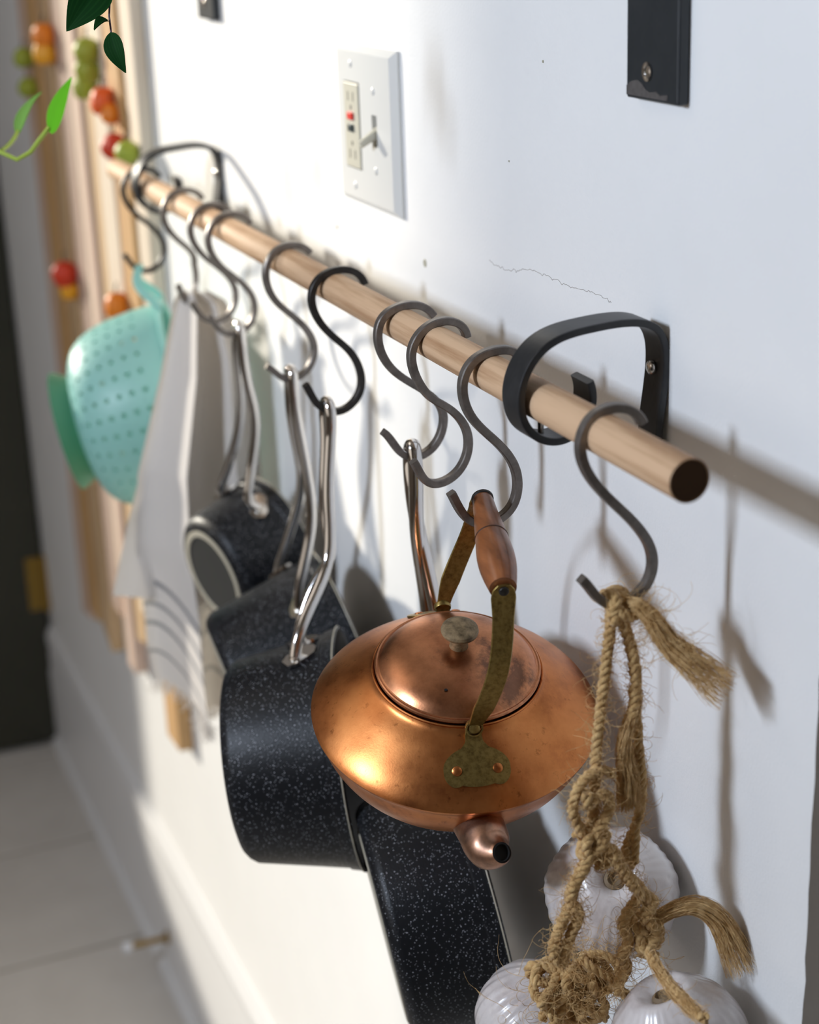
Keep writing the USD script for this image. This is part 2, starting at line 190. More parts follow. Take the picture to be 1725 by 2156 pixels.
def enamel():
    n = {'tc': ('texture_coordinate', {}), 'v': ('voronoi_texture', dict(scale=1000.)), 's': ('rgb_ramp', dict(ramp=[(.0, (1, 1, 1)), (.20, (1, 1, 1)), (.30, (0, 0, 0))])),
         'sc': ('separate_color', {}), 'k': ('math', dict(math_type='greater_than', value2=.80)), 'f': ('math', dict(math_type='multiply')),
         'v2': ('voronoi_texture', dict(scale=470.)), 's2': ('rgb_ramp', dict(ramp=[(.0, (1, 1, 1)), (.14, (1, 1, 1)), (.22, (0, 0, 0))])),
         'sc2': ('separate_color', {}), 'k2': ('math', dict(math_type='greater_than', value2=.72)), 'f2': ('math', dict(math_type='multiply')), 'mx': ('math', dict(math_type='maximum')),
         'c': ('mix_color', dict(a=(.006, .007, .009), b=(.45, .46, .50))), 'n': ('noise_texture', dict(scale=700., detail=2.)), 'b': ('bump', dict(strength=.35, distance=.0006)),
         'p': ('principled_bsdf', dict(roughness=.42, specular_ior_level=.28))}
    l = [('tc.object', 'v.vector'), ('tc.object', 'v2.vector'), ('tc.object', 'n.vector'), ('v.distance', 's.fac'), ('v.color', 'sc.color'), ('sc.r', 'k.value1'), ('s.color', 'f.value1'), ('k.value', 'f.value2'),
         ('v2.distance', 's2.fac'), ('v2.color', 'sc2.color'), ('sc2.r', 'k2.value1'), ('s2.color', 'f2.value1'), ('k2.value', 'f2.value2'), ('f.value', 'mx.value1'), ('f2.value', 'mx.value2'),
         ('mx.value', 'c.fac'), ('c.result', 'p.base_color'), ('n.fac', 'b.height'), ('b.normal', 'p.normal')]
    return mat('speckled_enamel', n, l)
M['enamel'] = enamel()
M['enamel_in'] = plain('enamel_inside', (.02, .02, .021), .45)
M['cream'] = plain('cream_ring', (.50, .46, .36), .4)
M['charcoal'] = plain('charcoal_plate', (.035, .036, .034), .5)
def copper():
    n = {'tc': ('texture_coordinate', {}), 'n': ('noise_texture', dict(scale=22., detail=6., roughness=.62)), 'r': ('rgb_ramp', dict(ramp=[(.30, (.32, .105, .036)), (.48, (.55, .20, .064)), (.70, (.70, .285, .095))])),
         'n2': ('noise_texture', dict(scale=160., detail=4., roughness=.7)), 'r2': ('rgb_ramp', dict(ramp=[(.28, (.35, .30, .28)), (.40, (1, 1, 1))])), 'mu': ('mix', dict(mix_type='multiply', fac=.6)),
         'n3': ('noise_texture', dict(scale=900., detail=2.)), 'rr': ('map_range', dict(from_min=.3, from_max=.7, to_min=.30, to_max=.42)), 'b': ('bump', dict(strength=.05, distance=.0005)),
         'p': ('principled_bsdf', dict(metallic=1.))}
    l = [('tc.object', 'n.vector'), ('tc.object', 'n2.vector'), ('tc.object', 'n3.vector'), ('n.fac', 'r.fac'), ('n2.fac', 'r2.fac'), ('r.color', 'mu.color1'), ('r2.color', 'mu.color2'), ('mu.color', 'p.base_color'),
         ('n.fac', 'rr.value'), ('rr.result', 'p.roughness'), ('n3.fac', 'b.height'), ('b.normal', 'p.normal')]
    return mat('aged_copper', n, l)
M['copper'] = copper()
def lid_copper():
    n = {'tc': ('texture_coordinate', {}), 'n': ('noise_texture', dict(scale=26., detail=6., roughness=.62)), 'r': ('rgb_ramp', dict(ramp=[(.30, (.36, .15, .075)), (.48, (.55, .235, .115)), (.70, (.70, .32, .16))])),
         'n2': ('noise_texture', dict(scale=17., detail=8., roughness=.68)), 'r2': ('rgb_ramp', dict(ramp=[(.52, (0, 0, 0)), (.60, (1, 1, 1))])), 'mx': ('mix_color', dict(b=(.085, .055, .045))), 'f': ('math', dict(math_type='multiply', value2=.75)),
         'n3': ('noise_texture', dict(scale=900., detail=2.)), 'rr': ('map_range', dict(from_min=.3, from_max=.7, to_min=.26, to_max=.40)), 'b': ('bump', dict(strength=.05, distance=.0005)), 'p': ('principled_bsdf', dict(metallic=1.))}
    l = [('tc.object', 'n.vector'), ('tc.object', 'n2.vector'), ('tc.object', 'n3.vector'), ('n.fac', 'r.fac'), ('n2.fac', 'r2.fac'), ('r.color', 'mx.a'), ('r2.color', 'f.value1'), ('f.value', 'mx.fac'), ('mx.result', 'p.base_color'), ('n.fac', 'rr.value'), ('rr.result', 'p.roughness'), ('n3.fac', 'b.height'), ('b.normal', 'p.normal')]
    return mat('stained_copper_lid', n, l)
M['lid_copper'] = lid_copper()
M['brass'] = noisy('aged_brass', (.17, .115, .035), (.36, .26, .085), 330., .40, .9, detail=6., lo=.28, hi=.60)
M['brass_knob'] = noisy('tarnished_knob', (.10, .070, .035), (.34, .25, .14), 150., .5, .3, detail=5.)
M['spout'] = noisy('grey_copper_spout', (.24, .15, .11), (.56, .31, .20), 70., .38, 1., detail=5.)
M['black'] = plain('dark_opening', (.006, .005, .005), .9)
M['grip'] = noisy('reddish_grip_wood', (.17, .055, .018), (.36, .125, .042), 40., .33, bump=.1, bscale=200., stretch=(.4, 2, 2), coat_weight=.3, coat_roughness=.25)
M['grip_dark'] = plain('grip_groove', (.06, .022, .01), .5)
def garlic():
    n = {'tc': ('texture_coordinate', {}), 'n': ('noise_texture', dict(scale=45., detail=5., roughness=.6)), 'r': ('rgb_ramp', dict(ramp=[(.36, (.55, .49, .47)), (.55, (.71, .66, .64))])),
         'n2': ('noise_texture', dict(scale=260., detail=3.)), 'b': ('bump', dict(strength=.12, distance=.0006)), 'p': ('principled_bsdf', dict(roughness=.30, coat_weight=.6, coat_roughness=.08))}
    return mat('glazed_garlic', n, [('tc.object', 'n.vector'), ('tc.object', 'n2.vector'), ('n.fac', 'r.fac'), ('r.color', 'p.base_color'), ('n2.fac', 'b.height'), ('b.normal', 'p.normal')])
M['garlic'] = garlic()
M['neck'] = plain('bulb_neck', (.20, .14, .08), .7)
M['twine'] = noisy('jute_twine', (.44, .245, .075), (.76, .52, .23), 260., .75, bump=.5, bscale=1500., lo=.3, hi=.7, sheen_weight=.3)
M['fibre'] = noisy('jute_fibre', (.50, .29, .10), (.80, .56, .27), 200., .6)
def linen():
    stripes = []
    for a in (.70, .765, .83, .93): stripes += [(a - .0085, (.74, .695, .65)), (a - .007, (.22, .225, .245)), (a + .007, (.22, .225, .245)), (a + .0085, (.74, .695, .65))]
    n = {'uv': ('uvmap', dict(attribute='st')), 's': ('separate_xyz', {}), 'r': ('rgb_ramp', dict(ramp=[(0, (.74, .695, .65))] + stripes + [(1, (.74, .695, .65))])), 'tc': ('texture_coordinate', {}),
         'n': ('noise_texture', dict(scale=900., detail=2.)), 'b': ('bump', dict(strength=.4, distance=.0006)), 'p': ('principled_bsdf', dict(roughness=.85, sheen_weight=.2)), 't': ('translucent_bsdf', dict(color=(.6, .56, .5))), 'm': ('mix_closure', dict(fac=.15))}
    return mat('striped_linen', n, [('uv.UV', 's.vector'), ('s.y', 'r.fac'), ('r.color', 'p.base_color'), ('tc.object', 'n.vector'), ('n.fac', 'b.height'), ('b.normal', 'p.normal'), ('p.BSDF', 'm.closure1'), ('t.BSDF', 'm.closure2')], 'm.closure')
M['linen'] = linen()
M['mint'] = mat('mint_plastic', {'p': ('principled_bsdf', dict(base_color=(.38, .72, .66), roughness=.4)), 't': ('translucent_bsdf', dict(color=(.36, .72, .66))), 'm': ('mix_closure', dict(fac=.25))}, [('p.BSDF', 'm.closure1'), ('t.BSDF', 'm.closure2')], 'm.closure')
M['green'] = mat('green_plastic', {'p': ('principled_bsdf', dict(base_color=(.10, .33, .20), roughness=.4)), 't': ('translucent_bsdf', dict(color=(.16, .45, .24))), 'm': ('mix_closure', dict(fac=.3))}, [('p.BSDF', 'm.closure1'), ('t.BSDF', 'm.closure2')], 'm.closure')
def leafmat(name, c1, c2, tr, fac, rough=.55):
    n = {'uv': ('uvmap', dict(attribute='st')), 's': ('separate_xyz', {}), 'w': ('math', dict(math_type='multiply', value2=46.)), 'si': ('math', dict(math_type='sine')), 'r': ('rgb_ramp', dict(ramp=[(.2, c1), (.9, c2)])),
         'p': ('principled_bsdf', dict(roughness=rough, specular_ior_level=.03)), 't': ('translucent_bsdf', dict(color=tr)), 'm': ('mix_closure', dict(fac=fac))}
    return mat(name, n, [('uv.UV', 's.vector'), ('s.x', 'w.value1'), ('w.value', 'si.value1'), ('si.value', 'r.fac'), ('r.color', 'p.base_color'), ('p.BSDF', 'm.closure1'), ('t.BSDF', 'm.closure2')], 'm.closure')
M['leaf_dark'] = leafmat('dark_leaf', (.007, .040, .009), (.010, .052, .011), (.03, .12, .02), .12)
M['leaf_bright'] = leafmat('bright_leaf', (.17, .52, .03), (.22, .60, .045), (.30, .78, .05), .4, .45)
M['leaf_pale'] = leafmat('pale_leaf', (.28, .54, .12), (.36, .62, .18), (.3, .55, .15), .4, .5)
M['stem_purple'] = plain('purple_stem', (.06, .022, .03), .5)
M['stem_green'] = plain('green_stem', (.36, .48, .06), .5)
WOODS = [noisy('slat_tan', (.50, .33, .17), (.64, .45, .26), 10., .65, stretch=(6, 6, .5)), noisy('slat_cream', (.68, .56, .43), (.78, .68, .55), 10., .65, stretch=(6, 6, .5)),
         noisy('slat_pink', (.60, .43, .33), (.70, .53, .43), 10., .65, stretch=(6, 6, .5)), noisy('slat_orange', (.52, .30, .12), (.62, .38, .17), 10., .65, stretch=(6, 6, .5)), noisy('slat_brown', (.20, .13, .07), (.30, .20, .11), 10., .7, stretch=(6, 6, .5))]
POD = {k: noisy('pod_' + k, tuple(.8 * x for x in c), c, 80., .5) for k, c in dict(orange=(.86, .24, .012), amber=(.90, .42, .018), red=(.66, .045, .012), green=(.36, .42, .04), vermilion=(.86, .12, .012)).items()}
M['plate'] = plain('switch_plate', (.74, .74, .71), .3)
M['ivory'] = plain('ivory_device', (.60, .575, .47), .35)
M['red'] = plain('red_button', (.70, .03, .02), .4)
M['dark_btn'] = plain('dark_button', (.02, .035, .04), .4)
M['slot'] = plain('socket_slot', (.16, .15, .12), .6)
M['brass_hinge'] = plain('brass_hinge', (.35, .22, .05), .4, .8)
M['filler'] = plain('old_nail_hole', (.42, .40, .31), .8)
M['crack'] = plain('paint_crack', (.40, .37, .34), .9)
M['rubber'] = plain('white_rubber', (.75, .76, .80), .5)
M['string'] = plain('dark_string', (.10, .08, .05), .8)

# ---------------------------------------------------------------- the room
WX0, WX1, H = 0.669, 3.16, 3.05
def painted_edge_wall():
    zs = np.linspace(0, H, 220); d = .0022 * (meshkit.fbm(np.stack([zs * 0, zs * 0, zs * 55], 1), 3, 4) - .5) + .0016 * (rng.random(220) < .08)
    pts_f = np.stack([WX0 + .001 - d, 0 * zs, zs], 1); pts_b = np.stack([np.full(220, WX0 + .0035), -.004 + 0 * zs, zs], 1); far = np.stack([np.full(220, 3.26), 0 * zs, zs], 1)
    back = np.stack([np.full(220, WX0 + .004), np.full(220, -.115), zs], 1)
    v = np.vstack([far, np.stack([np.full(220, WX0 + .012), 0 * zs, zs], 1), pts_f + [0, -.0012, 0], pts_b * [1, 1, 1] - [.002, 0, 0], back]); f = []
    for r in range(4):
        for i in range(219): a, b = r * 220 + i, (r + 1) * 220 + i; f += [(a, b, b + 1), (a, b + 1, a + 1)]
    return trimesh.Trimesh(v, np.array(f)[:, ::-1], process=False)
wall = struct('wall_right', painted_edge_wall(), M['wall'], smooth=25)
for x, z, r in ((1.372, 1.323, .0022), (1.18, 1.326, .0032), (0.979, 1.487, .0009), (1.03, 1.42, .0007)):
    obj('nail_hole', lathe([(r, 0), (r * .8, .0005), (r * .3, .0002), (0, .0001)], (x, 0, z), (0, 1, 0), 14), M['filler'], wall)
ck = smooth_path([(1.065, .0001, 1.349), (1.045, .0001, 1.3465), (1.027, .0001, 1.348), (1.005, .0001, 1.3525), (.985, .0001, 1.354), (.965, .0001, 1.3535), (.945, .0001, 1.353), (.92, .0001, 1.3545), (.89, .0001, 1.3535)], 90)
ck += np.stack([rng.normal(0, .0003, 90), np.zeros(90), rng.normal(0, .0005, 90)], 1)
obj('paint_crack', tube(ck, .00018, 5), M['crack'], wall)
struct('wall_hall', box((-.6, -.75, 0), (3.2, -.70, H)), M['hall'])
struct('wall_left', box((-1.9, 2.6, 0), (3.26, 2.7, H)), M['far_wall'])  # unseen opposite wall, dark tone chosen to limit bounce light
struct('wall_back', box((-2.0, -.75, 0), (-1.9, 2.7, H)), M['back_wall'])  # unseen wall behind the camera, tone chosen to bounce light forward
struct('ceiling', box((-2, -.75, H), (3.26, 2.7, H + .08)), M['ceiling'])  # out of view, muted tone chosen to hold down bounce light
# floor: tiles with recessed grout
floor = struct('floor', box((-2, -.75, -.05), (3.26, 2.7, -.004)), M['grout'])
P_T = .352
for ix in range(5):
    for iy in range(3):
        x0 = 2.4205 + (ix - 2) * P_T; y0 = -.002 + iy * P_T
        obj('tile', rbox((x0 + .005, y0 + .005, -.012), (min(x0 + P_T - .005, 3.26), y0 + P_T - .005, 0), .0015, 3), M['tile'], floor, smooth=40)
obj('tile_field', cat_mesh(*[box((-2 + i * P_T + .004, y + .004, -.012), (-2 + (i + 1) * P_T - .004, y + P_T - .004, 0)) for i in range(10) for y in np.arange(-.75, 2.4, P_T)]), M['tile'], floor, smooth=False, kind='stuff')
# baseboard with shoe moulding and stepped cap
pr = [(0, 0), (.026, 0), (.026, .010), (.022, .018), (.016, .021), (.016, .165), (.013, .172), (.013, .205), (.011, .212), (.014, .222), (.0145, .240), (.010, .250), (.007, .256), (0, .258)]
sec = np.array(pr)
def extrude_x(sec, x0, x1):
    n = len(sec); v = np.vstack([np.c_[np.full(n, x0), sec], np.c_[np.full(n, x1), sec]]); f = []
    for i in range(n): j = (i + 1) % n; f += [(i, n + i, n + j), (i, n + j, j)]
    return trimesh.Trimesh(v, f, process=False)
struct('baseboard_right', extrude_x(sec, WX0 + .006, 3.155), M['white'], smooth=25)
# dark door across the end
door = struct('door_1', rbox((3.16, 0.004, .012), (3.20, .43, 2.08), .003), M['door'], smooth=40)
obj('hinge', cat_mesh(lathe([(.007, 0), (.007, .11), (.005, .114), (0, .114)], (3.153, .004, .292), (0, 0, 1), 16), box((3.157, .004, .295), (3.161, .038, .403))), M['brass_hinge'], door)
WE0, WE1, WZ0, WZ1 = .44, 1.165, .40, 2.75                            # unseen window opening, sized to bound the sunlit part of the wall
struct('wall_end', cat_mesh(box((3.205, 0, 0), (3.26, WE0, H)), box((3.205, WE0, 0), (3.26, WE1, WZ0)), box((3.205, WE1, 0), (3.26, 2.6, H)), box((3.205, WE0, WZ1), (3.26, WE1, H))), M['back_wall'])  # unseen end wall, its opening shaped to bound the sunlight
w1 = UsdGeom.Xform.Define(stage, '/World/window_1').GetPrim(); tag(w1, kind='structure')  # frame of the unseen window that lets the sun in
for a, b in (((3.21, WE0, WZ0), (3.25, WE0 + .025, WZ1)), ((3.21, WE1 - .025, WZ0), (3.25, WE1, WZ1)), ((3.21, WE0, WZ0), (3.25, WE1, WZ0 + .03)), ((3.21, WE0, WZ1 - .03), (3.25, WE1, WZ1))): obj('window_frame', rbox(a, b, .003), M['white'], w1)

# ---------------------------------------------------------------- rod with its two brackets
def dowel():
    x0, x1 = .672, 1.875; n = 60; xs = np.linspace(x0, x1, n); p = np.stack([xs, *rod(xs)], 1)
    outer = sweep(p, circle(ROD_R, 40), up=(0, 0, 1), caps=False)
    return p, outer
p_rod, outer = dowel()
rodp = thing('wooden_rod', 'long pale wooden rod held by two black brackets on the white wall', 'rod', (1.27, ROD_Y - .005, 1.317))
end_ring = lathe([(ROD_R, 0), (ROD_R - .0002, -.0004), (ROD_R - .0007, -.0004), (ROD_R - .0009, 0)], (.672, *rod(.672)), (1, 0, 0), 40)
obj('shaft', cat_mesh(outer, end_ring), M['rod'], rodp, smooth=40)
inner = sweep(np.stack([np.linspace(.6723, .76, 12), *rod(np.linspace(.6723, .76, 12))], 1), circle(ROD_R - .0009, 40), up=(0, 0, 1)); inner.invert()
obj('hollow_end', inner, M['rod_in'], rodp, label='dark hollow end of the rod')
obj('end_cap', lathe([(ROD_R, 0), (ROD_R * .9, .004), (0, .005)], (1.8745, *rod(1.8745)), (1, 0, 0), 30), M['rod'], rodp)

def rod_bracket(x0, label):
    w = .0215; xm = x0 + w / 2; r0 = rod(xm); th = .0046; yw = -r0[0]
    b = thing('rod_bracket', label, 'bracket', (xm, 0, r0[1]), 'brackets of the wooden rod')
    # centre line of the strap in (y, z) relative to the rod axis: wall plate, arm, loop, tail
    arm = [(yw + th/2 + .0005, -.046), (yw + th/2 + .0005, 0), (yw + th/2 + .0005, .026), (yw + .0075, .0345), (yw + .016, .0385), (-.048, .0388), (-.030, .0387), (-.018, .0376), (-.007, .0358), (.0015, .0318), (.008, .0255), (.0125, .0175), (.0155, .008),
           (.0157, .001), (.0148, -.006), (.0118, -.0135), (.0065, -.0193), (-.001, -.0222), (-.010, -.0226), (-.0185, -.0205), (-.0245, -.0145), (-.0272, -.006), (-.0274, .001), (-.0274, .0085)]
    yz = smooth_path(np.array(arm), 130, s=1.2e-5)
    p = np.stack([np.full(len(yz), xm), r0[0] + yz[:, 0], r0[1] + yz[:, 1]], 1)
    obj('strap', sweep(p, rrect(w, th, .0011), up=(1, 0, 0)), M['iron'], b, smooth=35)
    obj('screw', cat_mesh(dome_rivet((xm + .001, th + .0008, r0[1] + .0085), (0, 1, 0), .0042, .0018)), M['screw'], b)
    zb = r0[1] - .0215 + .0022
    obj('set_screw', cat_mesh(lathe([(.0017, -.006), (.0017, .0095)], (xm, r0[0] - .0005, zb + .0005), (0, 0, 1), 12), dome_rivet((xm - .0065, r0[0] + .0085, zb + .0045), (0, -.55, .8), .0019, .001)), M['screw'], b)
    return b
rod_bracket(.8225, 'black iron hook-shaped bracket gripping the near end of the wooden rod')
rod_bracket(1.708, 'black iron hook-shaped bracket gripping the far end of the wooden rod')

def shelf_bracket(x0, x1, zb, label, scuffed):
    b = thing('shelf_bracket', label, 'bracket', ((x0 + x1) / 2, 0, zb), 'shelf brackets'); t = .0075
    sw = (x1 - x0)
    obj('wall_bar', rbox((x0, 0.0003, zb), (x1, t, 1.80), .0016), M['shelf_iron'], b, smooth=40)
    obj('arm', rbox((x0, t - .002, 1.792), (x1, .20, 1.80), .0016), M['shelf_iron'], b, smooth=40)
    xm = (x0 + x1) / 2 + .004
    obj('screw', cat_mesh(lathe([(.0052, .0), (.0052, .0004), (.0040, .0002), (.0034, -.0004)], (xm, t + .0003, zb + .0155), (0, 1, 0), 22), dome_rivet((xm, t - .0002, zb + .0155), (0, 1, 0), .0033, .0009)), M['screw'], b)
    if scuffed:
        sx = x1 - x0; pl = Polygon([(x1 - .001, .0018), (x1 - .001, .0068), (x1 - .006, .0092), (x1 - .013, .0105), (x1 - .018, .0088), (x1 - .022, .006), (x1 - .027, .0048), (x1 - .033, .0058), (x1 - .038, .004), (x0 + .010, .0052), (x0 + .0102, .0018)])
        me = trimesh.creation.extrude_polygon(pl, .00025, engine='earcut'); v = me.vertices.copy(); me.vertices = np.stack([v[:, 0], t + .00005 + v[:, 2], zb + v[:, 1]], 1); me.fix_normals()
        obj('scuff', me, M['scuff'], b, smooth=False, label='worn greyish bare patch at the lower end')
    return b
shelf_bracket(.806, .8615, 1.4765, 'large black flat shelf bracket bar with scuffed end and silver screw, top right', True)
shelf_bracket(1.679, 1.7335, 1.4765, 'small blurred black shelf bracket bar at the top of the wall, far from camera', False)

# ---------------------------------------------------------------- switch plate
SX, SZ, PW, PH = 1.2786, 1.4154, .1255, .124
sp = thing('switch_plate', 'white two-gang wall plate with a toggle switch and a safety outlet', 'switch', (SX, 0, SZ))
def bevel_plate():
    import manifold3d as m3
    lo = [(SX + sx * PW/2, .0002, SZ + sz * PH/2) for sx in (-1, 1) for sz in (-1, 1)] + [(SX + sx * PW/2, .0022, SZ + sz * PH/2) for sx in (-1, 1) for sz in (-1, 1)] + [(SX + sx * (PW/2 - .0068), .0066, SZ + sz * (PH/2 - .0052)) for sx in (-1, 1) for sz in (-1, 1)]
    mm = m3.Manifold.hull_points(np.array(lo, float)); return mm
pl = bevel_plate()
import manifold3d as m3
GX, TX = SX + .0255, SX - .0215
pl = pl - m3.Manifold.cube((.0345, .03, .0680)).translate((GX - .01725, .003, SZ - .034)) - m3.Manifold.cube((.0105, .03, .0245)).translate((TX - .00525, .002, SZ - .01225))
obj('plate', pl, M['plate'], sp, smooth=20)
gf = obj('outlet_face', rbox((GX - .0163, .0025, SZ - .0332), (GX + .0163, .0078, SZ + .0332), .0012), M['ivory'], sp, smooth=40, label='ivory safety outlet face with test and reset buttons')
obj('reset_button', rbox((GX - .0055, .006, SZ + .0045), (GX + .0055, .0098, SZ + .0105), .0008), M['red'], gf, label='red button')
obj('test_button', rbox((GX - .0048, .006, SZ - .0048), (GX + .0048, .0098, SZ + .0012), .0008), M['dark_btn'], gf, label='dark button')
for z in (.0225, -.0225):
    for dx in (-.0055, .0055): obj('socket_slot', box((GX + dx - .0009, .0076, SZ + z - .0035), (GX + dx + .0009, .0080, SZ + z + .0035)), M['slot'], gf, smooth=False)
    obj('socket_slot', lathe([(.0021, 0), (.0021, .0003), (0, .0003)], (GX, .0076, SZ + z - .0085 * np.sign(z)), (0, 1, 0), 12), M['slot'], gf)
obj('toggle_recess', box((TX - .0052, .0015, SZ - .0122), (TX + .0052, .0030, SZ + .0122)), M['slot'], sp, smooth=False)
tg = smooth_path([(TX, .002, SZ), (TX, .0135, SZ - .0062), (TX, .0185, SZ - .0092)], 8, k=2)
obj('toggle_lever', sweep(tg, rrect(.0062, .0062, .0012), up=(1, 0, 0), scale=np.linspace(1.25, .85, 8)), M['ivory'], sp, smooth=40)
for x, z in ((GX, .0475), (GX, -.0475), (TX, .0302), (TX, -.0302)): obj('screw', dome_rivet((x, .0066, SZ + z), (0, 1, 0), .0031, .0012), M['plate'], sp)

# ---------------------------------------------------------------- S hooks
def hook(x, yz, m, label, yaw_low=0., th=.0051):
    b = rod(x); q = smooth_path(np.array(yz), 130, s=1.5e-6)
    p = np.stack([np.zeros(len(q)), q[:, 0], q[:, 1]], 1)
    if yaw_low:                                             # lower half twisted about the vertical, as the far one hangs
        w = np.clip((-.02 - q[:, 1]) / .04, 0, 1) * yaw_low; c, s = np.cos(w), np.sin(w); y = p[:, 1].copy(); p[:, 0], p[:, 1] = -s * y, c * y
        p = p[:, :]
    p = p + [x, b[0], b[1]]
    up = np.tile([1.0, 0, 0], (len(p), 1))
    me = sweep(p, rrect(th + .0006, th, .0006, 2), up=up)
    return obj('s_hook', me, m, None, smooth=28, label=label, cat='hook', group='S-hooks on the wooden rod')
hook(HOOK_A[0], HOOK_A[1], M['steel'], 'steel S-hook nearest the open end of the rod, holding the garlic twine')
hook(HOOK_G[0], HOOK_G[1], M['steel'], 'steel S-hook carrying the copper kettle by its wooden grip')
hook(HOOK_E2[0], HOOK_E2[1], M['steel'], 'empty steel S-hook left of the kettle hook, nothing hangs on it')
hook(HOOK_E1[0], HOOK_E1[1], M['steel'], 'steel S-hook holding the pan behind the kettle, left of the empty hook')
hook(HOOK_BLACK[0], HOOK_BLACK[1], M['steel_dark'], 'darkest, almost black S-hook, holding the front speckled saucepan')
hook(HOOK_GRAY[0], HOOK_GRAY[1], M['steel'], 'greyish S-hook left of the darkest one, holding the middle saucepan')
hook(1.445, HOOK_MEAN, M['steel'], 'blurred S-hook holding the farthest small saucepan')
hook(1.503, HOOK_MEAN, M['steel'], 'blurred S-hook between the towel hook and the farthest saucepan hook')
hook(1.600, HOOK_MEAN, M['steel'], 'blurred S-hook on which the linen towel is hung', yaw_low=.9)
hook(1.765, HOOK_MEAN, M['steel_dark'], 'dark blurred S-hook beyond the far bracket, holding the mint colander')

